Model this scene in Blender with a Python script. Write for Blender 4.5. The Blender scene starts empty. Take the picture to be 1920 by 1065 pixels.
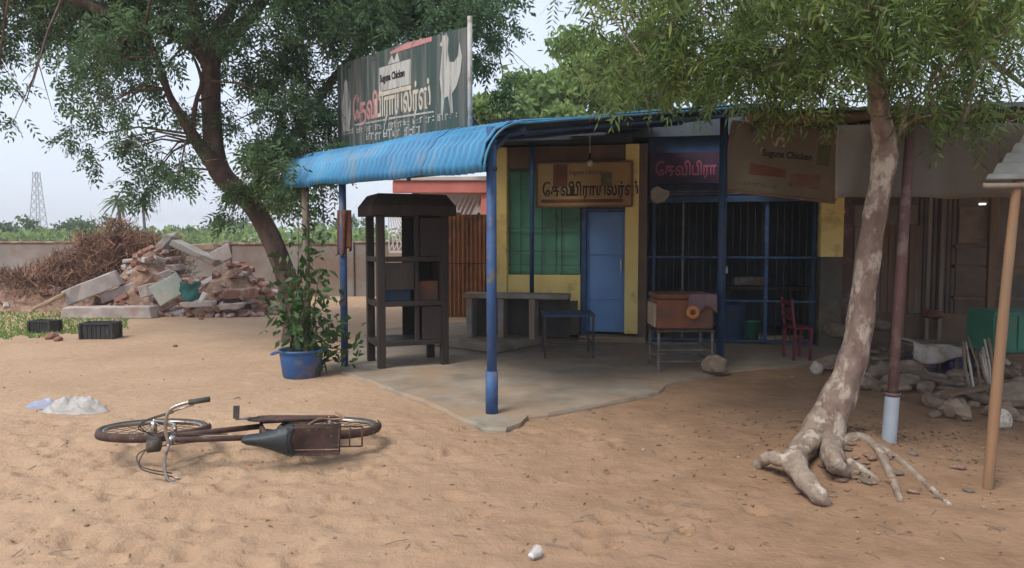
import bpy, bmesh, math, random
import numpy as np
from mathutils import Vector, Matrix
R = math.radians
random.seed(7); rng = np.random.default_rng(11)
sc = bpy.context.scene
col = sc.collection

# ------------------------------------------------------------------ camera
FPX, CX, CY, CAMZ, HOR = 1387.0, 960.0, 532.5, 1.6, 450.0
PITCH = math.atan((CY - HOR) / FPX)
cam_d = bpy.data.cameras.new('camera'); cam = bpy.data.objects.new('camera', cam_d); col.objects.link(cam)
cam.location = (0, 0, CAMZ); cam.rotation_euler = (math.pi/2 - PITCH, 0, 0)
cam_d.sensor_width = 36; cam_d.lens = 36 * FPX / 1920; cam_d.clip_start = 0.05; cam_d.clip_end = 3000
sc.camera = cam

# ------------------------------------------------------------------ world, sun, exposure
SUN_EL, SUN_AZ = 56.0, 222.0            # azimuth: clockwise from +Y, where the light comes from
world = bpy.data.worlds.new('World'); sc.world = world; world.use_nodes = True
wn = world.node_tree.nodes; wl = world.node_tree.links; wn.clear()
wo = wn.new('ShaderNodeOutputWorld'); wb = wn.new('ShaderNodeBackground'); sky = wn.new('ShaderNodeTexSky')
sky.sky_type = 'NISHITA'; sky.sun_disc = False; sky.sun_elevation = R(SUN_EL); sky.sun_rotation = R(SUN_AZ)
sky.air_density = 1.0; sky.dust_density = 4.0; sky.ozone_density = 1.5
wm = wn.new('ShaderNodeMix'); wm.data_type = 'RGBA'; wm.inputs[0].default_value = 0.72
wm.inputs[7].default_value = (6.4, 7.0, 8.1, 1)       # thin even overcast veil
wl.new(sky.outputs[0], wm.inputs[6]); wl.new(wm.outputs[2], wb.inputs[0]); wb.inputs[1].default_value = 0.12
wl.new(wb.outputs[0], wo.inputs[0])
sun_d = bpy.data.lights.new('sun', 'SUN'); sun = bpy.data.objects.new('sun', sun_d); col.objects.link(sun)
sun_d.energy = 2.2; sun_d.angle = R(22); sun_d.color = (1, .95, .86)
_a, _e = R(SUN_AZ), R(SUN_EL)
sun.rotation_euler = Vector((-math.sin(_a)*math.cos(_e), -math.cos(_a)*math.cos(_e), -math.sin(_e))).to_track_quat('-Z', 'Y').to_euler()
sun.location = (-6, -8, 14)
vs = sc.view_settings
vs.view_transform = 'Standard'; vs.look = 'None'; vs.exposure = 0.48; vs.gamma = 1.0; vs.use_curve_mapping = False
sc.render.engine = 'CYCLES'
sc.cycles.use_denoising = True
sc.cycles.max_bounces = 10; sc.cycles.diffuse_bounces = 8; sc.cycles.transparent_max_bounces = 8

# ------------------------------------------------------------------ helpers: measuring
_ct, _st = math.cos(PITCH), math.sin(PITCH)
def ray(px, py):
    u = (px - CX) / FPX; v = (CY - py) / FPX
    return Vector((u, _ct + v*_st, -_st + v*_ct))
def at(px, py, Y):
    d = ray(px, py); t = Y / d.y
    return Vector((d.x*t, Y, CAMZ + d.z*t))
def gp(px, py, z=0.0):
    d = ray(px, py); t = (z - CAMZ) / d.z
    return Vector((d.x*t, d.y*t, z))
def hit(px, py, p0, n):
    d = ray(px, py); o = Vector((0, 0, CAMZ)); t = (Vector(p0) - o).dot(n) / d.dot(n)
    return o + d*t

_LAT = rng.random((6, 64, 64))
def vn(x, y, k=0):
    x = np.asarray(x, float); y = np.asarray(y, float)
    xi = np.floor(x).astype(int); yi = np.floor(y).astype(int)
    fx = x - xi; fy = y - yi; fx = fx*fx*(3-2*fx); fy = fy*fy*(3-2*fy)
    L = _LAT[k]; a = L[xi % 64, yi % 64]; b = L[(xi+1) % 64, yi % 64]; c = L[xi % 64, (yi+1) % 64]; d = L[(xi+1) % 64, (yi+1) % 64]
    return (a*(1-fx)+b*fx)*(1-fy) + (c*(1-fx)+d*fx)*fy - .5
TREE2 = gp(1545, 850)
_prng = np.random.default_rng(5)
_fp = np.stack([_prng.uniform(-4.4, 1.6, 620), _prng.uniform(2.3, 6.4, 620), _prng.uniform(.025, .055, 620), _prng.uniform(0, 3.14, 620), _prng.uniform(.018, .045, 620)], 1)
_fp = _fp[(_fp[:, 0] < -.4) | (_prng.random(620) < .3)]
def H(x, y, feet=False):
    x = np.asarray(x, float); y = np.asarray(y, float)
    near = 1/(1+np.exp((np.hypot(x*.6, y-5) - 6)/1.0))
    h = .035*vn(x*.45, y*.45, 0) + near*(.018*vn(x*1.1, y*1.1, 1) + .005*vn(x*4.5, y*4.5, 2))
    left = 1/(1+np.exp((x - .2)/.7)) * 1/(1+np.exp((y-6.6)/.4))
    h = h + left*(.030*vn(x*5.5, y*7, 3) + .034*vn(x*11, y*13, 4) - .045*np.maximum(0, vn(x*8+31, y*9+7, 5)-.18))
    h = h + .17*np.exp(-((x-TREE2.x-.20)**2 + (y-TREE2.y-.08)**2)/.22)
    if feet:
        for fx, fy, fr, fa, fd in _fp:
            dx = x-fx; dy = y-fy
            m = (np.abs(dx) < .25) & (np.abs(dy) < .25)
            if not m.any(): continue
            c, s = math.cos(fa), math.sin(fa)
            q = ((dx*c+dy*s)/(fr*1.7))**2 + ((-dx*s+dy*c)/fr)**2
            h = h - np.where(m, fd*np.exp(-q) - .35*fd*np.exp(-((np.sqrt(q)-1.5)/.4)**2), 0)
    return h
def Hs(x, y): return float(H(x, y))

# ------------------------------------------------------------------ helpers: mesh building (all in world coordinates)
class MB:
    def __init__(s): s.v = []; s.f = []
    def add(s, vs, fs):
        o = len(s.v); s.v += [tuple(p) for p in vs]; s.f += [tuple(i+o for i in f) for f in fs]
    def obox(s, o, e1, e2, e3):
        o = Vector(o); e1 = Vector(e1); e2 = Vector(e2); e3 = Vector(e3)
        p = [o, o+e1, o+e1+e2, o+e2]; p += [q+e3 for q in p]
        if e1.cross(e2).dot(e3) < 0: p = p[4:] + p[:4]
        s.add(p, [(3,2,1,0), (4,5,6,7), (0,1,5,4), (1,2,6,5), (2,3,7,6), (3,0,4,7)]); return s
    def box(s, x0, x1, y0, y1, z0, z1): return s.obox((x0,y0,z0), (x1-x0,0,0), (0,y1-y0,0), (0,0,z1-z0))
    def bar(s, a, b, w, h=None, up=(0,0,1)):
        a = Vector(a); b = Vector(b); h = h or w; d = (b-a).normalized(); u = Vector(up)
        if abs(d.dot(u)) > .95: u = Vector((0,1,0))
        r = d.cross(u).normalized(); u = r.cross(d)
        return s.obox(a - r*w/2 - u*h/2, r*w, u*h, b-a)
    def tube(s, pts, rad, n=8, cap=True, jit=0, rnd=None, flute=0):
        pts = [Vector(p) for p in pts]
        if not hasattr(rad, '__len__'): rad = [rad]*len(pts)
        o = len(s.v); t = (pts[1]-pts[0]).normalized()
        u = t.orthogonal().normalized(); rr = rnd or random
        for i, p in enumerate(pts):
            if i == 0: t2 = (pts[1]-pts[0])
            elif i == len(pts)-1: t2 = pts[i]-pts[i-1]
            else: t2 = pts[i+1]-pts[i-1]
            t2.normalize(); q = t.rotation_difference(t2); u = q @ u; t = t2; w = t.cross(u)
            for k in range(n):
                a = 2*math.pi*k/n; r = rad[i]*(1 + (rr.uniform(-jit, jit) if jit else 0) + (flute*math.sin(3*a+i*.22) + flute*.6*math.sin(5*a-i*.37) if flute else 0))
                s.v.append(tuple(p + (u*math.cos(a) + w*math.sin(a))*r))
        for i in range(len(pts)-1):
            for k in range(n):
                a = o+i*n+k; b = o+i*n+(k+1) % n
                s.f.append((a, b, b+n, a+n))
        if cap:
            s.f.append(tuple(o+k for k in reversed(range(n)))); s.f.append(tuple(o+(len(pts)-1)*n+k for k in range(n)))
        return s
    def lathe(s, prof, c, n=24, cap0=True, cap1=False):
        c = Vector(c); o = len(s.v)
        for r, z in prof:
            for k in range(n):
                a = 2*math.pi*k/n; s.v.append((c.x+r*math.cos(a), c.y+r*math.sin(a), c.z+z))
        for i in range(len(prof)-1):
            for k in range(n):
                a = o+i*n+k; b = o+i*n+(k+1) % n; s.f.append((a, b, b+n, a+n))
        if cap0: s.f.append(tuple(o+k for k in reversed(range(n))))
        if cap1: s.f.append(tuple(o+(len(prof)-1)*n+k for k in range(n)))
        return s
    def grid(s, fn, us, vs_, close=False):
        o = len(s.v); nu, nv = len(us), len(vs_)
        for u in us:
            for v in vs_: s.v.append(tuple(fn(u, v)))
        for i in range(nu-1):
            for j in range(nv-1):
                a = o+i*nv+j; s.f.append((a, a+nv, a+nv+1, a+1))
        return s
    def plate(s, pts, o, e, up, n, th):
        o = Vector(o); e = Vector(e); up = Vector(up); n = Vector(n)
        P = [o + e*a + up*b for a, b in pts]; k = len(P)
        area = sum(pts[i][0]*pts[(i+1) % k][1] - pts[(i+1) % k][0]*pts[i][1] for i in range(k))
        if area < 0: P.reverse()
        b = len(s.v); s.v += [tuple(p) for p in P] + [tuple(p+n*th) for p in P]
        s.f.append(tuple(b+i for i in reversed(range(k)))); s.f.append(tuple(b+k+i for i in range(k)))
        for i in range(k): s.f.append((b+i, b+(i+1) % k, b+k+(i+1) % k, b+k+i))
        return s
    def torus(s, c, ax, R_, r, n=32, m=8, a0=0, a1=2*math.pi):
        ax = Vector(ax).normalized(); u = ax.orthogonal().normalized(); w = ax.cross(u)
        pts = [Vector(c) + (u*math.cos(a0+(a1-a0)*i/n) + w*math.sin(a0+(a1-a0)*i/n))*R_ for i in range(n+1)]
        return s.tube(pts, r, m)
    def build(s, name, mat, parent=None, loc=None, smooth=False, bevel=0, seg=1, solid=0):
        me = bpy.data.meshes.new(name)
        base = Vector(parent['_b']) if parent is not None else (Vector(loc) if loc is not None else Vector((0,0,0)))
        me.from_pydata([(x-base.x, y-base.y, z-base.z) for x, y, z in s.v], [], s.f)
        if smooth: me.polygons.foreach_set('use_smooth', [True]*len(me.polygons))
        me.materials.append(mat); me.update()
        ob = bpy.data.objects.new(name, me); col.objects.link(ob)
        if parent is not None:
            ob.parent = parent
        else: ob.location = base
        ob['_b'] = tuple(base)
        if solid:
            m = ob.modifiers.new('thickness', 'SOLIDIFY'); m.thickness = solid
        if bevel:
            m = ob.modifiers.new('bevel', 'BEVEL'); m.width = bevel; m.segments = seg; m.limit_method = 'ANGLE'; m.angle_limit = R(50)
        return ob
def npmesh(name, v, f, mat, parent=None, loc=None, smooth=False):
    """vertices (N,3) and quad/tri faces (M,k) as numpy arrays"""
    base = Vector(parent['_b']) if parent is not None else (Vector(loc) if loc is not None else Vector((0,0,0)))
    v = np.asarray(v, np.float32) - np.array(base, np.float32); f = np.asarray(f, np.int32); k = f.shape[1]
    me = bpy.data.meshes.new(name); me.vertices.add(len(v)); me.vertices.foreach_set('co', v.ravel())
    me.loops.add(f.size); me.loops.foreach_set('vertex_index', f.ravel())
    me.polygons.add(len(f)); me.polygons.foreach_set('loop_start', np.arange(0, f.size, k, dtype=np.int32))
    me.polygons.foreach_set('use_smooth', np.full(len(f), smooth))
    me.update(calc_edges=True); me.validate(); me.materials.append(mat)
    ob = bpy.data.objects.new(name, me); col.objects.link(ob); ob['_b'] = tuple(base)
    if parent is not None: ob.parent = parent
    else: ob.location = base
    return ob
def thing(name, label, cat, loc, group=None):
    o = bpy.data.objects.new(name, None); col.objects.link(o); o.location = loc; o.empty_display_size = .1
    o['_b'] = tuple(loc); o['label'] = label; o['category'] = cat
    if group: o['group'] = group
    return o
def tag(o, label, cat, group=None):
    o['label'] = label; o['category'] = cat
    if group: o['group'] = group
    return o
def struct(o): o['kind'] = 'structure'; return o
def stuff(o, label=None, cat=None):
    o['kind'] = 'stuff'
    if label: o['label'] = label; o['category'] = cat
    return o

# ------------------------------------------------------------------ materials
def mat(name, c1, c2=None, scale=3, rough=.8, bump=0, bscale=None, metal=0, stretch=(1,1,1), c3=None, s3=1.5, t3=(.5,.62), det=6, spec=.35, isl=0, trans=0, world_pos=False):
    m = bpy.data.materials.new(name); m.use_nodes = True; nt = m.node_tree; N = nt.nodes; L = nt.links
    p = N['Principled BSDF']; p.inputs['Roughness'].default_value = rough; p.inputs['Metallic'].default_value = metal
    p.inputs['Specular IOR Level'].default_value = spec
    tc = N.new('ShaderNodeTexCoord'); mp = N.new('ShaderNodeMapping'); mp.inputs['Scale'].default_value = stretch
    if world_pos:
        g0 = N.new('ShaderNodeNewGeometry'); L.new(g0.outputs['Position'], mp.inputs['Vector'])
    else: L.new(tc.outputs['Object'], mp.inputs['Vector'])
    c2 = c2 or tuple(x*.8 for x in c1)
    def noise(s, d=det, r=.6):
        n = N.new('ShaderNodeTexNoise'); n.inputs['Scale'].default_value = s; n.inputs['Detail'].default_value = d; n.inputs['Roughness'].default_value = r
        L.new(mp.outputs[0], n.inputs['Vector']); return n
    n1 = noise(scale); mr = N.new('ShaderNodeMapRange'); mr.inputs[1].default_value = .35; mr.inputs[2].default_value = .65
    L.new(n1.outputs[0], mr.inputs[0])
    mx = N.new('ShaderNodeMix'); mx.data_type = 'RGBA'; mx.inputs[6].default_value = (*c1, 1); mx.inputs[7].default_value = (*c2, 1)
    L.new(mr.outputs[0], mx.inputs[0]); out = mx.outputs[2]
    if c3:
        n3 = noise(s3, 8, .65); m3 = N.new('ShaderNodeMapRange'); m3.inputs[1].default_value = t3[0]; m3.inputs[2].default_value = t3[1]
        L.new(n3.outputs[0], m3.inputs[0]); x3 = N.new('ShaderNodeMix'); x3.data_type = 'RGBA'; x3.inputs[7].default_value = (*c3, 1)
        L.new(out, x3.inputs[6]); L.new(m3.outputs[0], x3.inputs[0]); out = x3.outputs[2]
    if isl:
        g = N.new('ShaderNodeNewGeometry'); hs = N.new('ShaderNodeHueSaturation'); mm = N.new('ShaderNodeMapRange')
        mm.inputs[3].default_value = 1-isl; mm.inputs[4].default_value = 1+isl; L.new(g.outputs['Random Per Island'], mm.inputs[0])
        L.new(mm.outputs[0], hs.inputs['Value']); L.new(out, hs.inputs['Color']); out = hs.outputs[0]
    L.new(out, p.inputs['Base Color'])
    if bump:
        nb = noise(bscale or scale*6, 5, .65); b = N.new('ShaderNodeBump'); b.inputs['Strength'].default_value = bump; b.inputs['Distance'].default_value = .02
        L.new(nb.outputs[0], b.inputs['Height']); L.new(b.outputs[0], p.inputs['Normal'])
    if trans:
        t = N.new('ShaderNodeBsdfTranslucent'); ms = N.new('ShaderNodeMixShader'); ms.inputs[0].default_value = trans
        hs2 = N.new('ShaderNodeHueSaturation'); hs2.inputs['Value'].default_value = 1.5; hs2.inputs['Hue'].default_value = .485
        L.new(out, hs2.inputs['Color']); L.new(hs2.outputs[0], t.inputs[0]); L.new(p.outputs[0], ms.inputs[1]); L.new(t.outputs[0], ms.inputs[2])
        L.new(ms.outputs[0], N['Material Output'].inputs[0])
    return m
M = {}
M['concrete'] = mat('concrete', (.31,.27,.22), (.18,.152,.12), 2.2, .9, .5, 18, c3=(.30,.21,.14), s3=1.4, t3=(.42,.62))
M['old_stone'] = mat('old_stone', (.34,.32,.30), (.22,.20,.18), 4, .9, .4, 22, c3=(.30,.21,.14), s3=2)
M['blue_sheet'] = mat('blue_sheet', (.05,.27,.48), (.032,.18,.37), 2.5, .55, .15, 30, c3=(.17,.22,.27), s3=3.2, t3=(.52,.72), stretch=(1,1,.35), spec=.5)
M['blue_paint'] = mat('blue_paint', (.045,.105,.25), (.03,.07,.17), 5, .6, .2, 40, c3=(.15,.125,.11), s3=7, t3=(.54,.66))
M['blue_dark'] = mat('blue_dark', (.03,.075,.16), (.02,.045,.10), 5, .55, .1, 30, c3=(.08,.06,.05), s3=5, t3=(.58,.7))
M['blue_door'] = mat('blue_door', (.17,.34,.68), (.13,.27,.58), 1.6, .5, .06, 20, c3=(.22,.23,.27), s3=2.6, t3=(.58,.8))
M['blue_tub'] = mat('blue_tub', (.035,.11,.30), (.025,.08,.23), 4, .5, .05, 20, c3=(.20,.16,.13), s3=4, t3=(.50,.70))
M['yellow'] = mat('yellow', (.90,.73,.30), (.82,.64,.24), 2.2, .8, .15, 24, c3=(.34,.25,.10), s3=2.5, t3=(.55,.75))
M['dado'] = mat('dado', (.10,.095,.085), (.15,.13,.10), 2.5, .9, .25, 20, c3=(.20,.15,.10), s3=2)
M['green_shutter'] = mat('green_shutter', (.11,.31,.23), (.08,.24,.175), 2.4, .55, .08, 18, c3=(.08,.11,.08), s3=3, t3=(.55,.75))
M['wall_dark'] = mat('wall_dark', (.10,.09,.085), (.06,.055,.055), 2, .9, .2, 16)
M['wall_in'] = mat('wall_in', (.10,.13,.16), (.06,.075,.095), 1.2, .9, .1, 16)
M['brown_wall'] = mat('brown_wall', (.20,.14,.10), (.13,.09,.07), 2.2, .9, .2, 20)
M['wood_dark'] = mat('wood_dark', (.042,.030,.026), (.022,.018,.017), 4, .75, .3, 26, stretch=(1,1,.18), c3=(.075,.055,.042), s3=4, t3=(.55,.75))
M['wood_brown'] = mat('wood_brown', (.22,.135,.085), (.13,.08,.055), 5, .75, .3, 26, stretch=(1,1,.15), c3=(.20,.15,.10), s3=5)
M['wood_grey'] = mat('wood_grey', (.26,.21,.17), (.15,.12,.10), 5, .8, .3, 26, stretch=(1,1,.15))
M['bamboo'] = mat('bamboo', (.30,.17,.09), (.19,.11,.065), 5, .55, .2, 30, stretch=(1,1,.2), c3=(.20,.14,.09), s3=4)
M['post_maroon'] = mat('post_maroon', (.13,.065,.06), (.09,.05,.048), 6, .7, .15, 30, c3=(.18,.13,.11), s3=6)
M['pvc'] = mat('pvc', (.33,.38,.44), (.26,.30,.34), 4, .5, .04, 20, c3=(.36,.28,.20), s3=5, t3=(.6,.8))
M['rust_sheet'] = mat('rust_sheet', (.34,.15,.07), (.24,.10,.05), 4, .75, .15, 24, stretch=(1,1,.4), c3=(.10,.055,.035), s3=3)
M['grey_sheet'] = mat('grey_sheet', (.17,.17,.165), (.11,.11,.105), 4, .8, .15, 24, c3=(.16,.14,.12), s3=3)
M['roof_under'] = mat('roof_under', (.07,.085,.11), (.05,.06,.08), 3, .8, .15, 20)
M['tarp'] = mat('tarp', (.165,.148,.128), (.135,.12,.105), 2.2, .8, .25, 9, c3=(.19,.172,.15), s3=1.6, t3=(.55,.8))
M['metal_grey'] = mat('metal_grey', (.20,.20,.20), (.12,.11,.105), 6, .5, .1, 40, metal=.6, c3=(.14,.085,.05), s3=7)
M['metal_dark'] = mat('metal_dark', (.045,.05,.06), (.03,.03,.035), 6, .5, .1, 40, metal=.3, c3=(.10,.06,.04), s3=7)
M['rusty'] = mat('rusty', (.11,.062,.05), (.06,.038,.034), 12, .75, .3, 60, metal=.25, c3=(.22,.19,.17), s3=14, t3=(.58,.7))
M['chrome'] = mat('chrome', (.45,.42,.40), (.30,.26,.23), 14, .35, .1, 60, metal=.8, c3=(.18,.10,.06), s3=16, t3=(.55,.66))
M['rubber'] = mat('rubber', (.045,.042,.042), (.08,.07,.06), 8, .85, .2, 50, c3=(.18,.14,.10), s3=9, t3=(.55,.7))
M['saddle'] = mat('saddle', (.032,.04,.046), (.02,.026,.03), 6, .5, .1, 50, c3=(.11,.10,.09), s3=8, t3=(.58,.75))
M['box_rust'] = mat('box_rust', (.20,.075,.038), (.13,.055,.032), 4, .7, .2, 30, c3=(.10,.06,.045), s3=4)
M['box_lilac'] = mat('box_lilac', (.17,.11,.13), (.12,.08,.09), 4, .8, .2, 30)
M['orange'] = mat('orange', (.45,.17,.045), (.34,.12,.03), 9, .6, .2, 40)
M['cloth_orange'] = mat('cloth_orange', (.16,.065,.035), (.09,.04,.025), 6, .9, .2, 30)
M['red_plastic'] = mat('red_plastic', (.16,.018,.035), (.12,.015,.028), 6, .4)
M['pink_plastic'] = mat('pink_plastic', (.60,.14,.18), (.5,.11,.15), 6, .5)
M['green_plastic'] = mat('green_plastic', (.04,.22,.13), (.03,.16,.10), 6, .45)
M['green_board'] = mat('green_board', (.06,.23,.15), (.05,.17,.12), 3, .6, .1, 18, c3=(.14,.16,.12), s3=3, t3=(.55,.75))
M['purple'] = mat('purple', (.13,.09,.32), (.09,.07,.22), 5, .5)
M['white_cloth'] = mat('white_cloth', (.55,.50,.45), (.42,.37,.32), 4, .9, .2, 20, c3=(.34,.26,.19), s3=5)
M['sack'] = mat('sack', (.26,.20,.15), (.18,.135,.10), 6, .95, .3, 40)
M['white_paint'] = mat('white_paint', (.70,.70,.68), (.58,.57,.55), 4, .7, c3=(.40,.36,.31), s3=5, t3=(.58,.75))
M['bag'] = mat('bag', (.56,.54,.52), (.42,.39,.37), 6, .35, .6, 22, spec=.6, trans=.3)
M['bag_blue'] = mat('bag_blue', (.30,.35,.52), (.38,.40,.52), 6, .3, .3, 14, spec=.6, trans=.25)
M['black_crate'] = mat('black_crate', (.022,.024,.027), (.04,.04,.04), 5, .5, .05, 20, c3=(.13,.10,.075), s3=5, t3=(.58,.78))
M['rubble'] = mat('rubble', (.46,.41,.39), (.34,.29,.27), 3.5, .9, .5, 16, c3=(.40,.24,.20), s3=2.2, t3=(.52,.68), world_pos=True)
M['rubble_green'] = mat('rubble_green', (.42,.48,.42), (.34,.38,.33), 3.5, .9, .3, 16, c3=(.48,.44,.38), s3=2.5)
M['brick'] = mat('brick', (.27,.13,.095), (.20,.10,.075), 6, .95, .4, 30, c3=(.36,.28,.23), s3=4, world_pos=True)
M['rock'] = mat('rock', (.29,.215,.16), (.18,.125,.09), 6, .95, .4, 30, c3=(.38,.30,.235), s3=4, world_pos=True)
M['earth'] = mat('earth', (.24,.145,.10), (.16,.095,.07), 4, .95, .5, 22, c3=(.36,.25,.18), s3=5, t3=(.48,.62))
M['teal_cloth'] = mat('teal_cloth', (.03,.16,.14), (.02,.10,.09), 6, .7, .2, 20)
M['wall_plaster'] = mat('wall_plaster', (.28,.255,.235), (.20,.178,.16), .8, .95, .35, 9, c3=(.21,.15,.12), s3=.7, t3=(.44,.58))
M['dry_twig'] = mat('dry_twig', (.27,.15,.095), (.16,.09,.065), 2, .95, isl=.5)
M['grass'] = mat('grass', (.15,.26,.06), (.11,.20,.045), 2, .9, isl=.4, trans=.3)
M['bark1'] = mat('bark1', (.13,.085,.068), (.065,.045,.04), 6, .95, .7, 18, stretch=(1,1,.35), c3=(.16,.115,.095), s3=5)
M['bark2'] = mat('bark2', (.27,.20,.165), (.155,.10,.08), 11, .95, 1.0, 26, stretch=(1,1,.55), c3=(.46,.39,.32), s3=9, t3=(.50,.60))
M['root'] = mat('root', (.34,.275,.22), (.19,.135,.10), 9, .95, 1.0, 26, c3=(.46,.40,.33), s3=8, t3=(.54,.63))
M['leaf_a'] = mat('leaf_a', (.085,.150,.065), (.050,.100,.050), 1.0, .6, isl=.5, trans=.42, c3=(.12,.17,.06), s3=1.6, t3=(.58,.7))
M['leaf_b'] = mat('leaf_b', (.17,.245,.075), (.11,.175,.06), 1.3, .5, isl=.6, trans=.58, c3=(.27,.29,.09), s3=1.8, t3=(.56,.7))
M['leaf_shrub'] = mat('leaf_shrub', (.055,.12,.030), (.030,.065,.022), 2.5, .5, isl=.45, trans=.25, c3=(.13,.17,.045), s3=3, t3=(.58,.7))
M['leaf_far'] = mat('leaf_far', (.18,.27,.09), (.12,.20,.07), .6, .7, isl=.4, trans=.4, c3=(.26,.32,.10), s3=.8)
M['leaf_far2'] = mat('leaf_far2', (.09,.15,.06), (.06,.10,.045), .4, .7, isl=.4, trans=.25)
M['palm'] = mat('palm', (.07,.11,.04), (.05,.08,.03), .6, .7, isl=.3, trans=.2)
M['sign_tan'] = mat('sign_tan', (.42,.29,.12), (.32,.22,.10), 2.5, .6, .05, 12, c3=(.40,.22,.09), s3=1.8, t3=(.5,.65))
M['sign_brown'] = mat('sign_brown', (.20,.175,.13), (.155,.135,.10), 2.5, .6, .05, 12, c3=(.22,.165,.11), s3=2.2, t3=(.5,.65))
M['ink'] = mat('ink', (.012,.012,.018), (.02,.018,.024), 5, .6)
M['ink_red'] = mat('ink_red', (.22,.07,.06), (.17,.06,.05), 5, .6, c3=(.17,.14,.10), s3=5, t3=(.45,.62))
M['ink_green'] = mat('ink_green', (.11,.12,.05), (.09,.10,.045), 5, .6, c3=(.20,.17,.11), s3=5, t3=(.48,.64))
M['ink_grey'] = mat('ink_grey', (.10,.095,.09), (.07,.065,.06), 5, .6)
M['letter_pink'] = mat('letter_pink', (.50,.24,.24), (.38,.19,.19), 5, .6, c3=(.14,.12,.115), s3=8, t3=(.58,.74))
M['letter_cream'] = mat('letter_cream', (.56,.51,.43), (.42,.37,.31), 5, .6, c3=(.15,.15,.14), s3=8, t3=(.58,.74))
M['letter_yellow'] = mat('letter_yellow', (.62,.52,.24), (.5,.42,.22), 5, .6)
M['board_white'] = mat('board_white', (.46,.46,.44), (.34,.34,.325), 3, .6, c3=(.16,.165,.155), s3=3, t3=(.48,.68), stretch=(4,4,.5))
M['board_green'] = mat('board_green', (.035,.075,.065), (.06,.07,.075), 1.6, .5, .03, 10, c3=(.22,.215,.195), s3=1.5, t3=(.46,.70), stretch=(6,6,.28))
M['pole_white'] = mat('pole_white', (.55,.55,.55), (.42,.42,.42), 4, .5, c3=(.25,.2,.16), s3=5)
M['black_in'] = mat('black_in', (.02,.02,.022), (.03,.028,.028), 3, .9)
M['house_wall'] = mat('house_wall', (.62,.58,.56), (.52,.46,.44), 1, .9)
M['house_red'] = mat('house_red', (.62,.20,.17), (.5,.15,.13), 1.5, .7)
M['tan'] = mat('tan', (.38,.28,.20), (.30,.22,.16), 2, .9)
m = bpy.data.materials.new('clear_plastic'); m.use_nodes = True; p = m.node_tree.nodes['Principled BSDF']
p.inputs['Base Color'].default_value = (.9,.9,.92,1); p.inputs['Roughness'].default_value = .12; p.inputs['Transmission Weight'].default_value = .75; p.inputs['IOR'].default_value = 1.2
M['clear_plastic'] = m
m = bpy.data.materials.new('lamp_glow'); m.use_nodes = True; p = m.node_tree.nodes['Principled BSDF']
p.inputs['Base Color'].default_value = (.9,.9,.9,1); p.inputs['Emission Color'].default_value = (1,.97,.9,1); p.inputs['Emission Strength'].default_value = .9
M['lamp_glow'] = m

# ground: dry sand, more reddish and trodden towards the shops, green field past the boundary wall
def ground_mat():
    m = bpy.data.materials.new('sand'); m.use_nodes = True; nt = m.node_tree; N = nt.nodes; L = nt.links
    p = N['Principled BSDF']; p.inputs['Roughness'].default_value = .95; p.inputs['Specular IOR Level'].default_value = .15
    g = N.new('ShaderNodeNewGeometry'); sx = N.new('ShaderNodeSeparateXYZ'); L.new(g.outputs['Position'], sx.inputs[0])
    def noise(s, d=8, r=.6):
        n = N.new('ShaderNodeTexNoise'); n.inputs['Scale'].default_value = s; n.inputs['Detail'].default_value = d; n.inputs['Roughness'].default_value = r
        L.new(g.outputs['Position'], n.inputs['Vector']); return n
    def mix(a, b, f):
        x = N.new('ShaderNodeMix'); x.data_type = 'RGBA'
        for i, s in ((6, a), (7, b)):
            if isinstance(s, tuple): x.inputs[i].default_value = (*s, 1)
            else: L.new(s, x.inputs[i])
        L.new(f, x.inputs[0]); return x.outputs[2]
    def rng_(s, a, b, c=0, d=1):
        r = N.new('ShaderNodeMapRange'); r.inputs[1].default_value = a; r.inputs[2].default_value = b; r.inputs[3].default_value = c; r.inputs[4].default_value = d
        L.new(s, r.inputs[0]); return r.outputs[0]
    base = mix((.45,.31,.205), (.385,.258,.168), rng_(noise(.8).outputs[0], .35, .65))
    base = mix(base, (.50,.35,.235), rng_(noise(3.5, 8, .7).outputs[0], .52, .75))
    base = mix(base, (.27,.165,.10), rng_(noise(7, 6, .75).outputs[0], .60, .78, 0, .75))
    # trodden darker soil on the shop side
    ad = N.new('ShaderNodeMath'); ad.operation = 'ADD'; nn = rng_(noise(.6).outputs[0], 0, 1, -1.6, 1.6); L.new(sx.outputs[0], ad.inputs[0]); L.new(nn, ad.inputs[1])
    base = mix(base, mix((.30,.185,.115), (.22,.132,.08), rng_(noise(2.6).outputs[0], .4, .65)), rng_(ad.outputs[0], -2.0, 1.4, 0, .92))
    speck = N.new('ShaderNodeTexVoronoi'); speck.inputs['Scale'].default_value = 26; L.new(g.outputs['Position'], speck.inputs['Vector'])
    base = mix(base, (.16,.10,.065), rng_(speck.outputs['Distance'], .09, .04, 0, .45))
    field = mix((.13,.17,.05), (.20,.19,.09), rng_(noise(.12).outputs[0], .35, .65))
    base = mix(base, field, rng_(sx.outputs[1], 20.5, 24))
    L.new(base, p.inputs['Base Color'])
    nb = noise(45, 6, .7); nb2 = noise(9, 6, .65)
    add = N.new('ShaderNodeMath'); add.operation = 'MULTIPLY_ADD'; add.inputs[1].default_value = 3.0; L.new(nb2.outputs[0], add.inputs[0]); L.new(nb.outputs[0], add.inputs[2])
    b = N.new('ShaderNodeBump'); b.inputs['Strength'].default_value = .7; b.inputs['Distance'].default_value = .018
    L.new(add.outputs[0], b.inputs['Height']); L.new(b.outputs[0], p.inputs['Normal'])
    return m
M['sand'] = ground_mat()

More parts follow.
